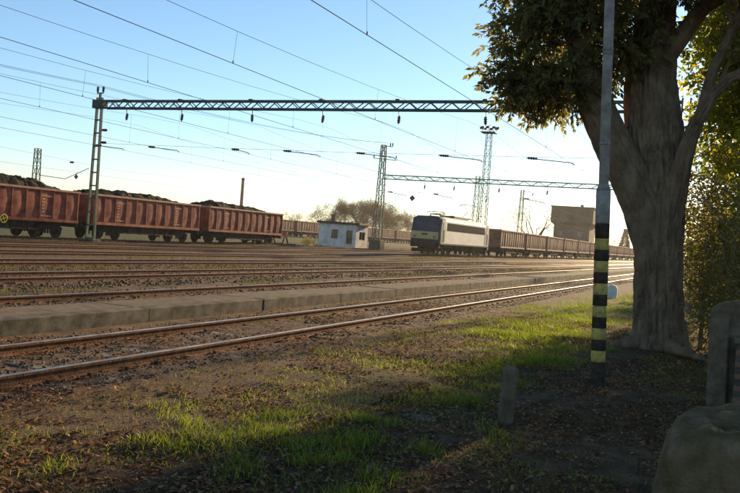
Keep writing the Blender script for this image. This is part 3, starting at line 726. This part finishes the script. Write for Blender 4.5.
MB().bev(-W_-.25, .5, -.5, D_+.3, -.3, .08, .03).build('plinth', 'concrete_dark', h)

TY = 214
tw = thing('tower_building', 'tall grey-brown block with wider overhanging top storey beyond the wagons', 'building', (-38.7, TY, .3))
mb = MB(); mb.box(-4.6, 4.6, 0, 9, 0, 8.0); mb.build('shaft', 'tower', tw)
mb = MB(); mb.box(-5.4, 5.4, -.8, 9.8, 8.75, 12.7)
mb.add([(-4.6,0,8.0),(4.6,0,8.0),(4.6,9,8.0),(-4.6,9,8.0),(-5.4,-.8,8.75),(5.4,-.8,8.75),(5.4,9.8,8.75),(-5.4,9.8,8.75)], [(0,1,5,4),(1,2,6,5),(2,3,7,6),(3,0,4,7)]); mb.build('top_storey', 'tower', tw)
rf = MB().bev(-5.6, 5.6, -1, 10, 12.7, 13.0, .08).build('roof', 'felt', tw); MB().box(1.2, 1.9, 4, 4.7, 13, 13.8).build('chimney', 'tower', rf)
for x in (-3, 0, 3): MB().box(x-.05, x+.05, -.86, -.803, 8.8, 12.6).build('pilaster', 'tower', tw)
for x in (-2.6, 2.0): MB().box(x-.5, x+.5, -.04, .03, 5.3, 6.6).build('window', 'glass', tw)

ch = thing('factory_chimney', 'thin dark chimney stack standing far behind the last red wagon', 'chimney', (-150, 229, 0))
mb = MB(); mb.lathe([(.62, 0), (.45, 17.6)], 12); mb.build('stack', 'brick', ch)
MB().lathe([(.5, 17.0), (.56, 17.05), (.54, 17.6), (.48, 17.75)], 12).build('cap', 'felt', ch)

# ------------------------------------------------------------------ trees and shrubs
def leaf_mesh(name, C, D, L, Wd, mname, seed=0):
    """one folded lance-shaped leaf per row: C base point, D direction, L length, Wd width"""
    r = np.random.default_rng(seed); n = len(C)
    D = D/np.linalg.norm(D, axis=1, keepdims=True)
    a = r.normal(size=(n, 3)); S = np.cross(D, a); S /= np.linalg.norm(S, axis=1, keepdims=True); N = np.cross(S, D)
    L = np.asarray(L)[:, None]; Wd = np.asarray(Wd)[:, None]
    v0 = C; v1 = C+D*L*.45+S*Wd+N*Wd*.35; v2 = C+D*L-N*L*.08; v3 = C+D*L*.45-S*Wd+N*Wd*.35
    V = np.stack([v0, v1, v2, v3], 1).reshape(-1, 3); k = np.arange(n)*4
    F = np.concatenate([np.stack([k, k+1, k+2], 1), np.stack([k, k+2, k+3], 1)])
    return np_mesh(name, V, F, mname)
def compound(P, D, r, ln=.34, pairs=4, lf=.15, wd=.033):
    """pinnate leaves: each row of P becomes a rachis with leaflets"""
    n = len(P); D = D/np.linalg.norm(D, axis=1, keepdims=True); S = np.cross(D, r.normal(size=(n, 3))); S /= np.linalg.norm(S, axis=1, keepdims=True)
    C, DD = [], []
    for k in range(pairs):
        base = P+D*(ln*(.25+.75*k/pairs))+np.array([0, 0, -1])*(.06*(k/pairs)**2)
        for s in (-1, 1):
            C.append(base); DD.append(D*.75+S*s*.8+np.array([0, 0, -.35])+r.normal(size=(n, 3))*.18)
    C.append(P+D*ln); DD.append(D+np.array([0, 0, -.45])+r.normal(size=(n, 3))*.15)
    C = np.concatenate(C); DD = np.concatenate(DD); m_ = len(C)
    return C, DD, lf*r.uniform(.5, 1.35, m_), wd*r.uniform(.6, 1.35, m_)
def grow(mb, p, d, ln, rad, depth, r, tips, bend=.25, droop=0.0, split=(2, 3), shrink=.72, n=5, seg=4):
    pts = [Vector(p)]; rr = [rad]; d = Vector(d).normalized()
    for k in range(seg):
        d = (d+Vector(r.normal(size=3))*bend*.35+Vector((0, 0, -droop))).normalized()
        pts.append(pts[-1]+d*ln/seg); rr.append(rad*(1-.45*(k+1)/seg))
        if depth <= 1: tips.append((pts[-1].copy(), d.copy()))
    mb.tube(pts, rr, n if depth > 1 else 3, cap=False)
    if depth > 0:
        for q in range(r.integers(split[0], split[1]+1)):
            a = pts[-1] if q < 2 else pts[r.integers(2, len(pts))]
            nd = (d+Vector(r.normal(size=3))*.62).normalized()
            grow(mb, a, nd, ln*shrink*r.uniform(.8, 1.15), rr[-1]*.78, depth-1, r, tips, bend, droop, split, shrink, n, seg)

# the big tree beside the striped pole
r = np.random.default_rng(5)
tree = thing('tree', 'massive forked tree with dark bark, overhanging the striped pole', 'tree', (0, 0, 0))
mb = MB()
def spine(P, Rr, n):                           # densify a hand-laid spine
    t = np.linspace(0, len(P)-1, n); P = np.array(P, float); Rr = np.array(Rr, float); k = np.arange(len(P))
    return [tuple(np.interp(q, k, P[:, a]) for a in range(3)) for q in t], [float(np.interp(q, k, Rr)) for q in t]
pts, rr = spine([(-1.22, 17.45, -.15), (-1.24, 17.45, .12), (-1.27, 17.45, .5), (-1.33, 17.45, 1.2), (-1.38, 17.45, 2.1), (-1.45, 17.5, 2.9), (-1.52, 17.55, 3.5), (-1.66, 17.6, 4.4), (-1.82, 17.7, 5.4), (-1.85, 17.8, 6.6), (-1.7, 17.9, 8.2), (-1.5, 18, 10)], [.74, .61, .53, .485, .475, .53, .56, .58, .54, .42, .28, .15], 190)
mb.tube(pts, rr, 84, ridge=.085, crack=.05); mb.build('trunk', 'bark', tree)
limbs = [([(-1.42, 17.42, 1.5), (-1.52, 17.38, 2.2), (-1.72, 17.3, 2.85), (-2.04, 17.2, 3.5), (-2.40, 17.1, 4.1), (-2.74, 17.0, 4.8), (-3.08, 16.95, 5.7), (-3.5, 16.9, 7), (-3.7, 16.8, 8.6)], [.30, .41, .42, .415, .40, .37, .29, .18, .07]),
         ([(-1.35, 17.4, 1.9), (-1.22, 17.35, 2.6), (-1.12, 17.25, 3.25), (-1.02, 17.1, 3.85), (-.88, 17.0, 4.4), (-.62, 16.9, 5.0), (-.30, 16.8, 5.35), (.4, 16.7, 5.65), (1.4, 16.6, 6.2)], [.18, .25, .235, .18, .145, .12, .10, .075, .04]),
         ([(-.75, 16.95, 4.75), (-.62, 16.9, 5.5), (-.35, 16.9, 6.2), (-.1, 16.9, 7.0), (.3, 16.8, 8.4)], [.12, .10, .085, .07, .03]),
         ([(-2.8, 17.0, 4.8), (-3.3, 16.8, 5.25), (-3.8, 16.7, 5.35), (-4.25, 16.6, 5.3)], [.10, .055, .04, .02]),
         ([(-1.8, 17.65, 5.6), (-.9, 17.4, 6.9), (.4, 17.2, 7.6), (1.8, 17, 8.2)], [.25, .15, .1, .05])]
tips = []
for k, (P, Rr) in enumerate(limbs):
    p, q = spine(P, Rr, 26); ph, qh = spine(P, Rr, 90); mb = MB(); mb.tube(ph, qh, 40, ridge=.07, seed=k*3.1, crack=.028 if k < 2 else .01); mb.build('limb', 'bark', tree)
    tw_ = MB()
    for j in range(9 if k != 3 else 7):
        i = int(r.integers(17 if k < 2 else 10, 26)); a = Vector(p[i]); d = (Vector(p[i])-Vector(p[i-3])).normalized()+Vector(r.normal(size=3))*.7
        if k == 3: d = Vector((-.5, r.normal()*.5, r.uniform(-.1, .4)))
        grow(tw_, a, d, (.9 if k != 3 else .45)*r.uniform(.8, 1.3), q[i]*.45+.01, 2 if k != 3 else 1, r, tips, .35, .05, (2, 3), .72, 4, 3)
    tw_.build('branch', 'bark', tree)['kind'] = 'stuff'
mb = MB(); mb.tube([(-1.2, 17.3, .25), (-.98, 16.9, .12), (-.72, 16.62, .09), (-.4, 16.45, .03), (-.1, 16.4, -.06)], [.2, .16, .10, .06, .03], 12, ridge=.15); mb.tube([(-1.35, 17.35, .25), (-1.62, 17.12, .12), (-1.95, 16.88, .03), (-2.3, 16.7, -.07)], [.2, .17, .09, .03], 12, ridge=.15); mb.build('root', 'bark', tree, True)
# foliage: compound leaves on the twigs and through the crown's volume
tp = np.array([t_[0] for t_ in tips]); td = np.array([t_[1] for t_ in tips])
def ell(c, rad, n, rr_):
    v = rr_.normal(size=(n, 3)); v /= np.linalg.norm(v, axis=1, keepdims=True); return np.array(c)+v*np.array(rad)*(rr_.random((n, 1))**.42)
lobes = [((-3.55, 17.0, 6.75), (1.35, 1.7, 1.1), 1500), ((-4.1, 16.9, 7.3), (.8, 1.2, .9), 560), ((-3.85, 16.8, 5.15), (.66, .55, .34), 420), ((-4.25, 16.7, 5.7), (.5, .5, .3), 240), ((-3.35, 16.7, 5.25), (.5, .7, .5), 200), ((-2.5, 17.0, 6.4), (.9, 1.6, .9), 700),
         ((-2.2, 17.4, 7.8), (1.9, 2.2, 1.2), 1000), ((-.6, 17.2, 7.3), (1.3, 1.5, .8), 420), ((.9, 17, 7.9), (1.6, 1.8, 1.1), 500), ((-1.5, 17.2, 9.6), (2.6, 2.6, 1.4), 700)]
# leaves sit in clumps: pick clump centres in the lobes, then leaves round each
P_, D_l = [], []
for c, rad, n in lobes:
    cc = ell(c, rad, max(8, n//31), r)
    for q in cc:
        k = 16; o = r.normal(size=(k, 3))*np.array([.2, .2, .15]); P_.append(q+o); D_l.append(o*2+np.array([0, 0, -.25])+r.normal(size=(k, 3))*.25)
for k in range(2):
    P_.append(tp+r.normal(size=tp.shape)*.05); D_l.append(td*.5+r.normal(size=td.shape)*.6+np.array([0, 0, -.3]))
P_ = np.concatenate(P_); D_l = np.concatenate(D_l)
sel = P_[:, 0] > -1.0
for nm, msk, mt in (('crown', ~sel, 'leaf_dark'), ('crown', sel, 'leaf_olive')):
    C, DD, L, Wd = compound(P_[msk], D_l[msk], r)
    o = link(nm, leaf_mesh('crown', C, DD, L, Wd, mt, 3), tree); o['kind'] = 'stuff'

def leafy(name, label, cat, x, y, hgt, spread, mname, nclump, seed, trunk_r=.1, zlo=.25, group=None, lf=.10, depth=3, lean=(0, 0), shape=1.0, wd=.3, per=22):
    rr_ = np.random.default_rng(seed); z0 = float(relief(np.array([x]), np.array([y]))[0])-.05
    t = thing(name, label, cat, (x, y, z0), group=group); tips_ = []; mb = MB()
    st = [(0, 0, 0), (lean[0]*.3, lean[1]*.3, hgt*.25), (lean[0]*.7, lean[1]*.7, hgt*.5)]
    mb.tube(st, [trunk_r, trunk_r*.8, trunk_r*.6], 8, cap=False)
    for k in range(7 if depth > 2 else 4):
        a = Vector(st[1]).lerp(Vector(st[2]), rr_.random()); d = Vector((rr_.normal()*.8, rr_.normal()*.8, .9))
        grow(mb, a, d, hgt*.26, trunk_r*.42, depth, rr_, tips_, .4, .0, (2, 3), .7, 4, 3)
    mb.build('stem' if cat == 'shrub' else 'trunk', 'bark', t)
    cc = ell((lean[0], lean[1], hgt*(zlo+(1-zlo)*.5)), (spread, spread, hgt*(1-zlo)*.5*shape), nclump, rr_)
    pp = np.repeat(cc, per, 0); o = rr_.normal(size=pp.shape)*np.array([.2, .2, .15])*max(1, spread*.5); D2 = o+rr_.normal(size=o.shape)*.2+np.array([0, 0, -.15])
    pp = pp+o; n = len(pp)
    f = link('foliage' if cat == 'shrub' else 'crown', leaf_mesh('foliage', pp, D2, lf*rr_.uniform(.6, 1.3, n), lf*wd*rr_.uniform(.7, 1.2, n), mname, seed), t); f['kind'] = 'stuff'
    return t
leafy('yellow_tree', 'yellow-leaved tree glowing in the sun right of the big trunk', 'tree', .45, 22.5, 9.8, 1.8, 'leaf_yellow', 950, 21, .12, .42, None, .17, 3, (-.1, 0), 1.1)
leafy('yellow_tree', 'smaller yellow tree behind the concrete gate post, at the right edge', 'tree', .8, 17.3, 5.4, .85, 'leaf_yellow', 260, 22, .09, .32, None, .11)
leafy('shrub', 'brown-olive thicket right behind the big trunk', 'shrub', .1, 19.5, 3.5, .8, 'leaf_olive', 360, 23, .07, .03, 'thicket along the right edge', .1)
leafy('shrub', 'twiggy olive shrub between big trunk and concrete post', 'shrub', .08, 15.4, 2.6, .5, 'leaf_olive', 170, 24, .06, .06, 'thicket along the right edge', .075)
leafy('shrub', 'slim olive shrub added right of the big trunk to shade the verge', 'shrub', -.5, 18.8, 3.1, .36, 'leaf_olive', 90, 29, .05, .03, 'thicket along the right edge', .075)  # added shrub: closes the sunlit gap between trunk shadow and thicket shadow
leafy('shrub', 'dense olive shrub behind the concrete post', 'shrub', .75, 13.4, 2.3, .55, 'leaf_olive', 120, 25, .05, .1, 'thicket along the right edge', .07)
leafy('shrub', 'tall olive thicket far behind the trunk, beside the yellow tree', 'shrub', -.65, 28.0, 6.4, 1.1, 'leaf_olive', 330, 26, .08, .05, 'thicket along the right edge', .13)
leafy('shrub', 'low brownish thicket glimpsed far behind the big trunk', 'shrub', -1.2, 38.0, 3.6, 1.0, 'leaf_olive', 150, 27, .08, .03, 'thicket along the right edge', .12)
leafy('shrub', 'farthest brownish thicket glimpsed right of the big trunk', 'shrub', -.4, 44.0, 5.0, 1.4, 'leaf_olive', 200, 28, .08, .03, 'thicket along the right edge', .14)
# the row goes on along the right side of the line and throws the long shadows
for k, (x, y, hh, sp) in enumerate(((1.6, 50, 7, 1.5), (-.3, 60, 6, 1.2), (1.8, 72, 8, 2.0), (4.6, 33, 7.5, 2), (3.0, 23, 8, 2.0))):
    leafy('roadside_tree', '%s of the autumn trees lining the right side beyond the big trunk' % ORD[k], 'tree', x, y, hh, sp, 'leaf_olive', int(110*sp), 40+k, .1, .10, 'autumn trees beyond the big trunk', .14, 2)

# far trees behind the hut, nearly bare
def bare(x, y, hgt, spread, seed, label, leaves=1400, group=None, dep=4, mname='leaf_autumn', lf=.24, tk=1.0):
    rr_ = np.random.default_rng(seed); t = thing('bare_tree', label, 'tree', (x, y, 0), group=group); tips_ = []; mb = MB(); tr = hgt*.022*tk
    mb.tube([(0, 0, -.2), (0, 0, hgt*.12), (rr_.normal()*.1, 0, hgt*.3)], [tr*1.3, tr, tr*.85], 7, cap=False)
    mb.build('trunk', 'twig', t); mb = MB()
    for k in range(7):
        a = k*2.4+rr_.random(); d = Vector((math.cos(a)*spread/hgt*1.5, math.sin(a)*spread/hgt*1.5, .9)); grow(mb, (0, 0, hgt*rr_.uniform(.16, .3)), d, hgt*.3, tr*.55, dep, rr_, tips_, .3, -.02, (2, 3), .7, 4, 3)
    mb.build('branches', 'twig', t)
    if leaves:
        tq = np.array([q[0] for q in tips_]); td_ = np.array([q[1] for q in tips_]); i = rr_.integers(0, len(tq), leaves)
        pp = tq[i]+rr_.normal(size=(leaves, 3))*hgt*.045; f = link('crown', leaf_mesh('crown', pp, td_[i]+rr_.normal(size=(leaves, 3))*.5, lf*rr_.uniform(.6, 1.3, leaves), lf*.3*rr_.uniform(.6, 1.2, leaves), mname, seed), t); f['kind'] = 'stuff'
    return t
TW = [(-106, 213, 10.5, 4.6), (-105, 226, 12.0, 5.0), (-105, 238, 10.6, 4.6), (-105, 249, 9.6, 4.4), (-101, 208, 9.6, 4.2), (-101, 219, 12.4, 5.2), (-100, 232, 11.0, 4.6), (-100, 243, 9.6, 4.2), (-101, 254, 9.2, 4), (-104, 198, 7.0, 3.2), (-106, 184, 6.0, 2.8), (-109, 173, 5.4, 2.6)]
TL = ['olive-brown tree at the left of the back row behind the hut', 'tall olive-brown tree in the back row behind the portal mast', 'olive-brown back-row tree just right of the portal mast', 'olive-brown back-row tree left of the locomotive', 'broad brownish tree left of the tall ones behind the hut', 'tallest brownish autumn tree behind the white hut', 'brownish autumn tree directly behind the second portal mast', 'round brownish tree between portal mast and locomotive', 'low brownish tree touching the locomotive front',
      'sparse low tree just left of the hut chimney', 'sparse low tree between last red wagon and hut', 'faint low tree beside the end of the last red wagon']
for k, (x, y, hh, sp) in enumerate(TW): bare(x, y, hh*1.12, sp*1.15, 60+k, TL[k], 9000 if k < 9 else 1800, 'autumn trees behind the hut')
bare(-36.5, 163, 11.5, 4.8, 71, 'bare leafless tree standing between lattice mast and tower block', 2500, lf=.2, tk=1.35, dep=5)
bare(-30.5, 236, 8.5, 3.5, 72, 'faint bare tree seen between the striped pole and the trunk', 300)
ct = thing('conifer', 'small dark conifer beyond the wagons, left of the trunk', 'tree', (-33.5, 285, 0))
rr_ = np.random.default_rng(9); n = 2600; zc_ = rr_.random(n)**1.3; a = rr_.random(n)*6.28; rad = (1-zc_)*2.6*rr_.random(n)**.4
pp = np.stack([rad*np.cos(a), rad*np.sin(a), 1+zc_*9.5], 1); dd = np.stack([np.cos(a), np.sin(a), -.3+rr_.normal(size=n)*.2], 1)
f = link('crown', leaf_mesh('crown', pp, dd, .7*rr_.uniform(.6, 1.2, n), .16*np.ones(n), 'conifer', 9), ct); f['kind'] = 'stuff'
mb = MB(); mb.tube([(0, 0, 0), (0, 0, 9.5)], [.25, .04], 6); mb.build('trunk', 'bark', ct)
sb = leafy('shrub', 'low green bush at the left foot of the white hut', 'shrub', -42.6, 78.4, .95, .8, 'leaf_olive', 26, 33, .04, .05, None, .14, 1)

# ------------------------------------------------------------------ near street furniture
pole = thing('striped_pole', 'grey steel pole with yellow and black bands, in front of the big tree', 'pole', (-1.57, 11.54, 0)); pole.rotation_euler = (0, -.045, 0)
def cyl(z0, z1, r_, name, mname, n=24, parent=pole): return MB().lathe([(r_, z0), (r_, z1)], n).build(name, mname, parent, True)
def cyl2(z0, z1, r_, name, mname):
    o = MB().lathe([(r_-.004, z0), (r_, z0+.004), (r_, z1-.004), (r_-.004, z1)], 24).build(name, mname, pole); 
    for p in o.data.polygons: p.use_smooth = abs(p.normal.z) < .5
    return o
zt = 2.06
for k in range(11):
    cyl2(zt-.154*(k+1), zt-.154*k, .098, 'yellow_band' if k % 2 == 0 else 'black_band', 'yellow_band' if k % 2 == 0 else 'black_band')
cyl2(-.1, zt-.154*11, .098, 'base', 'black_band'); cyl2(zt, zt+.21, .098, 'black_band', 'black_band'); cyl2(zt+.21, 2.72, .098, 'sleeve', 'pole_grey')
MB().lathe([(.098, 2.72), (.075, 2.80), (.071, 2.81)], 24).build('collar', 'pole_grey', pole, True); cyl2(2.805, 9.0, .068, 'shaft', 'pole_grey')
for z in (3.35, 4.6, 4.65): cyl2(z, z+.035, .074, 'clamp_ring', 'galv')

st = thing('stump_post', 'short weathered concrete post standing in the leaf litter', 'post', (-2.09, 8.57, -.02)); st.rotation_euler = (.02, .03, .35)
MB().bev(-.078, .078, -.065, .065, -.1, .60, .022).build('shaft', 'concrete_dark', st)
def slab(x, y, lx, ly, rz, label, z=.0, hz=.07, mname='concrete'):
    mb = MB(); mb.bev(-lx/2, lx/2, -ly/2, ly/2, -.06, hz, .018); o = mb.build('stone_slab', mname); o.location = (x, y, z); o.rotation_euler = (random.uniform(-.04, .04), random.uniform(-.04, .04), rz)
    for v in o.data.vertices: v.co.x += random.uniform(-.03, .03); v.co.y += random.uniform(-.03, .03)
    return tag(o, label, 'stone', 'flat stones half sunk in the grass')
slab(-2.85, 8.0, .36, .28, .4, 'flat sunken paving stone, farthest of the line in the litter', -.01, .02, 'concrete_dark')
slab(-2.95, 7.45, .34, .28, .1, 'flat sunken paving stone, nearer one of the line in the litter', -.01, .02, 'concrete_dark')
slab(-2.95, 5.35, .3, .26, .2, 'flat stone in the grass at the bottom edge of the picture', -.01, .02, 'concrete_dark')
mk = thing('marker_stone', 'small white painted marker stone beside the near rail', 'marker stone', (-4.51, 35.44, 0))
mb = MB(); pr = [(-.2, 0), (.2, 0), (.2, .42), (.14, .52), (0, .56), (-.14, .52), (-.2, .42)]; n = len(pr)
mb.add([(x, -.09, z) for x, z in pr]+[(x, .09, z) for x, z in pr], [tuple(range(n)), tuple(range(2*n-1, n-1, -1))]+[(k, n+k, n+(k+1) % n, (k+1) % n) for k in range(n)]); mb.build('face', 'white_stone', mk)

# concrete gate post, brick pier and the mossy block at the right edge
gp = thing('gate_post', 'weathered concrete gate post with rounded top at the right edge', 'post', (-.02, 11.36, 0)); gp.rotation_euler = (0, -.035, 0)
pr = [(-.15, -.1), (.75, -.1), (.75, 1.22)]+[(.30+.45*math.cos(a), 1.22+.17*math.sin(a)) for a in np.linspace(.2, math.pi-.2, 11)]+[(-.15, 1.22)]; n = len(pr); mb = MB()
mb.add([(x, -.08, z) for x, z in pr]+[(x, .14, z) for x, z in pr], [tuple(range(n)), tuple(range(2*n-1, n-1, -1))]+[(k, n+k, n+(k+1) % n, (k+1) % n) for k in range(n)]); mb.build('shaft', 'concrete_dark', gp)
MB().bev(-.155, .085, -.16, -.082, -.1, 1.15, .02).build('pilaster', 'concrete_dark', gp)
wl = thing('brick_wall', 'low brick wall beside the gate post at the right edge', 'wall', (.12, 10.98, 0))
MB().box(.0, 1.6, .008, .24, -.1, .88).build('mortar_core', 'concrete', wl)
BR = MB().bev(0, .235, 0, .24, 0, .062, .005).mesh('brick', 'brick')
for c in range(12):
    for q in range(7):
        x = q*.247-(.12 if c % 2 else 0)
        if x < -.01: continue
        link('brick', BR, wl, (x+.002, -.004+random.uniform(-.004, .004), c*.0735))
MB().bev(-.03, 1.6, -.05, .3, .882, .95, .02).build('coping', 'concrete_dark', wl)
bl = thing('concrete_block', 'mossy rounded concrete block in the bottom right corner', 'block', (0, 0, 0))
nu, nv = 130, 100; V = []; 
for a in range(nu):
    for c in range(nv):
        u, v = a/(nu-1)*2-1, c/(nv-1)*2-1
        x = .42+u*.83; y = 6.35+v*.62
        ex = max(0, abs(u)-.62)/.38; ey = max(0, abs(v)-.55)/.45; e = min(1, math.hypot(ex, ey))
        z = -.15+(.66+.32*(u*.5+.5)+.06*v+.15)*max(0, 1-e**3.4)**.4
        z += .09*(mnoise.noise(Vector((x*2.1, y*2.1, 1)))) + .04*mnoise.noise(Vector((x*6, y*6, 3))) + .018*mnoise.noise(Vector((x*17, y*17, 5)))+.008*mnoise.noise(Vector((x*45, y*45, 7)))
        V.append((x, y, z))
ii = np.arange((nu-1)*nv).reshape(nu-1, nv)[:, :-1].ravel()
link('body', np_mesh('body', np.array(V), np.stack([ii, ii+nv, ii+nv+1, ii+1], 1), 'moss_concrete', True), bl)

# ------------------------------------------------------------------ grass, fallen leaves, weeds
def blades(name, X, Y, H, Wd, mname, label, cat, seed, zf=relief, lean=.45):
    rr_ = np.random.default_rng(seed); n = len(X); Z = zf(X, Y)-.012; a = rr_.uniform(0, 6.28, n); b_ = rr_.uniform(0, 6.28, n); le = H*lean*rr_.uniform(.2, 1.5, n)
    dx, dy = np.cos(a)*Wd, np.sin(a)*Wd; lx, ly = np.cos(b_)*le, np.sin(b_)*le
    v = [np.stack([X-dx, Y-dy, Z], 1), np.stack([X+dx, Y+dy, Z], 1), np.stack([X+lx*.35+dx*.75, Y+ly*.35+dy*.75, Z+H*.55], 1), np.stack([X+lx*.35-dx*.75, Y+ly*.35-dy*.75, Z+H*.55], 1), np.stack([X+lx, Y+ly, Z+H*rr_.uniform(.75, 1, n)], 1)]
    V = np.stack(v, 1).reshape(-1, 3); k = np.arange(n)*5
    F = np.concatenate([np.stack([k, k+1, k+2], 1), np.stack([k, k+2, k+3], 1), np.stack([k+3, k+2, k+4], 1)])
    return tag(link(name, np_mesh(name, V, F, mname)), label, cat, kind='stuff')
rr_ = np.random.default_rng(77)
# tufts: (x, y, radius, blades, height)
CL = [(-2.85, 5.75, .36, 420, .15), (-2.7, 6.4, .34, 380, .16), (-3.1, 5.4, .3, 220, .13), (-3.7, 6.0, .4, 300, .11), (-3.45, 6.6, .42, 360, .12), (-3.9, 6.9, .45, 500, .10), (-3.35, 7.4, .35, 450, .11), (-4.3, 5.6, .35, 350, .11), (-4.0, 5.1, .4, 350, .11), (-4.9, 6.6, .5, 350, .08), (-3.2, 9.2, .5, 700, .10), (-2.7, 9.4, .35, 400, .11),
      (-3.0, 11.0, .5, 800, .10), (-3.5, 11.8, .6, 900, .09), (-3.1, 12.8, .7, 1500, .11), (-2.9, 14.2, .7, 1500, .12), (-3.4, 15.8, .8, 1900, .12), (-3.2, 17.8, .9, 2300, .12), (-4.0, 17.0, .8, 1500, .11), (-3.9, 20, 1.1, 2500, .12), (-3.3, 22.5, 1.2, 2500, .13), (-4.2, 25, 1.2, 2000, .13), (-3.5, 28, 1.4, 2200, .14), (-3.9, 32, 1.4, 1800, .15), (-3.2, 37, 1.8, 1800, .16), (-4.0, 13.8, .6, 600, .08), (-4.4, 11.3, .5, 350, .07), (-5.0, 9.4, .4, 200, .07), (-5.6, 13.5, .5, 200, .07), (-2.3, 13.4, .5, 700, .10), (-2.2, 16.0, .5, 700, .10), (-2.0, 8.0, .25, 120, .12), (-1.6, 7.3, .4, 160, .07), (-1.3, 9.3, .5, 200, .06), (-2.35, 4.9, .3, 400, .15)]
X, Y, Hh = [], [], []
for x, y, rad, n, hh in CL:
    k = max(3, int(rad*12)); cx = x+rr_.normal(size=k)*rad*.55; cy = y+rr_.normal(size=k)*rad*.8; i = rr_.integers(0, k, n)
    X.append(cx[i]+rr_.normal(size=n)*rad*.26); Y.append(cy[i]+rr_.normal(size=n)*rad*.3); Hh.append(hh*rr_.uniform(.45, 1.15, n))
n = 110000; x = rr_.uniform(-6.2, 1.6, n); y = 3.2+rr_.random(n)**1.4*30
dens = vnoise(x*1.1, y*.8, 31)*.6+vnoise(x*3.3, y*2.6, 32)*.4
k = (dens > .50+.10*(x > -2.2)+.08*(x < -5.6)) & (rr_.random(n) < np.clip((dens-.42)*3, 0, 1)); X.append(x[k]); Y.append(y[k]); Hh.append(rr_.uniform(.03, .09, k.sum()))
X, Y, Hh = map(np.concatenate, (X, Y, Hh))
blades('grass', X, Y, Hh, .0022+Hh*.013, 'grass', 'bright green grass tufts growing in patches on the verge', 'grass', 78, lean=.8)
n = 60000; x = rr_.uniform(-6.4, 1.0, n); y = 3.2+rr_.random(n)**1.5*24; dens = vnoise(x*1.6, y*1.3, 41); k = dens > .36
blades('dry_grass', x[k], y[k], rr_.uniform(.02, .075, k.sum()), np.full(k.sum(), .003), 'grass_dry', 'short dry straw-coloured grass on the verge', 'grass', 79, lean=1.1)
# weeds along the yard
X, Y, Hh = [], [], []
for xs, wd_, n, y0, y1, hh in ((-14.7, .8, 6000, 8, 90, .12), (-19.5, .9, 14000, 12, 110, .16), (-24.2, .9, 8000, 15, 120, .2), (-29.0, .9, 6000, 20, 120, .2), (-33.8, .9, 6000, 25, 130, .22), (-38.9, .8, 14000, 28, 130, .22), (-9.45, .12, 700, 6, 60, .12), (-45, 2.0, 3000, 40, 130, .3)):
    x = xs+rr_.normal(size=n)*wd_*.5; y = y0+rr_.random(n)*(y1-y0); k = vnoise(x*.5, y*.16, 51) > .42; X.append(x[k]); Y.append(y[k]); Hh.append(hh*rr_.uniform(.35, 1.1, k.sum()))
X, Y, Hh = map(np.concatenate, (X, Y, Hh)); Wd = np.where(X > -10, .006, .013); sp = rr_.random(len(X)) < .7
for mk_, mt, lab in ((sp, 'weed_dry', 'dry yellow weeds in strips between the yard tracks'), (~sp, 'weed_green', 'green weeds in strips between the yard tracks')):
    blades('weeds', X[mk_], Y[mk_], Hh[mk_], Wd[mk_], mt, lab, 'weeds', 80, zg)
# fallen leaves
n = 130000; x = np.where(rr_.random(n) < .5, rr_.uniform(-3.6, 1.4, n), rr_.uniform(-9.2, -3.0, n)); y = 3.0+rr_.random(n)**1.5*20
k = (vnoise(x*1.3, y*1.1, 61)*.55+vnoise(x*4, y*4, 62)*.45 > np.where(x < -5.6, .56, np.where(x < -3.6, .44, .34))); x, y = x[k], y[k]; n = len(x)
a = rr_.uniform(0, 6.28, n); D3 = np.stack([np.cos(a), np.sin(a), rr_.normal(size=n)*.25], 1)
zz = np.where(x < -5.7, .035, relief(x, y))+rr_.uniform(.004, .02, n)
L = rr_.uniform(.018, .06, n); S = np.stack([-np.sin(a), np.cos(a), rr_.normal(size=n)*.28], 1); N = np.array([[0, 0, 1]]); C = np.stack([x, y, zz], 1)
Lc, Wc = L[:, None], (L*rr_.uniform(.22, .42, n))[:, None]; cu = (L*rr_.uniform(-.1, .3, n))[:, None]
V = np.stack([C-D3*Lc*.5, C+S*Wc+N*cu*.6, C+D3*Lc*.5+N*cu, C-S*Wc+N*cu*.6], 1).reshape(-1, 3); k = np.arange(n)*4
tag(link('fallen_leaves', np_mesh('fallen_leaves', V, np.concatenate([np.stack([k, k+1, k+2], 1), np.stack([k, k+2, k+3], 1)]), 'litter')), 'brown and orange fallen leaves scattered over the verge', 'fallen leaves', kind='stuff')
# crumbs of earth and pebbles on the verge
pb = stones(-6.3, 1.2, 3, 20, 9000, None, .006, .02, .0, 1.6, 91); pb.name = 'pebbles'; tag(pb, 'small pebbles and crumbs of earth on the verge', 'pebbles', kind='stuff')
pv = np.empty(len(pb.data.vertices)*3, np.float32); pb.data.vertices.foreach_get('co', pv); pv = pv.reshape(-1, 3); pv[:, 2] += relief(pv[:, 0], pv[:, 1]); pb.data.vertices.foreach_set('co', pv.ravel())

# ------------------------------------------------------------------ the misty morning air
hm = bpy.data.materials.new('haze'); hm.use_nodes = True; hn = hm.node_tree.nodes; hl_ = hm.node_tree.links
hn.remove(hn['Principled BSDF']); pv_ = hn.new('ShaderNodeVolumePrincipled'); pv_.inputs['Color'].default_value = (.95, .93, .88, 1); pv_.inputs['Density'].default_value = .00018; pv_.inputs['Anisotropy'].default_value = .45
hl_.new(pv_.outputs[0], hn['Material Output'].inputs['Volume'])
hz = MB().box(-420, 260, -60, 520, -1.0, 24).build('haze', hm); tag(hz, 'thin pale haze filling the air over the yard', 'haze', kind='stuff')
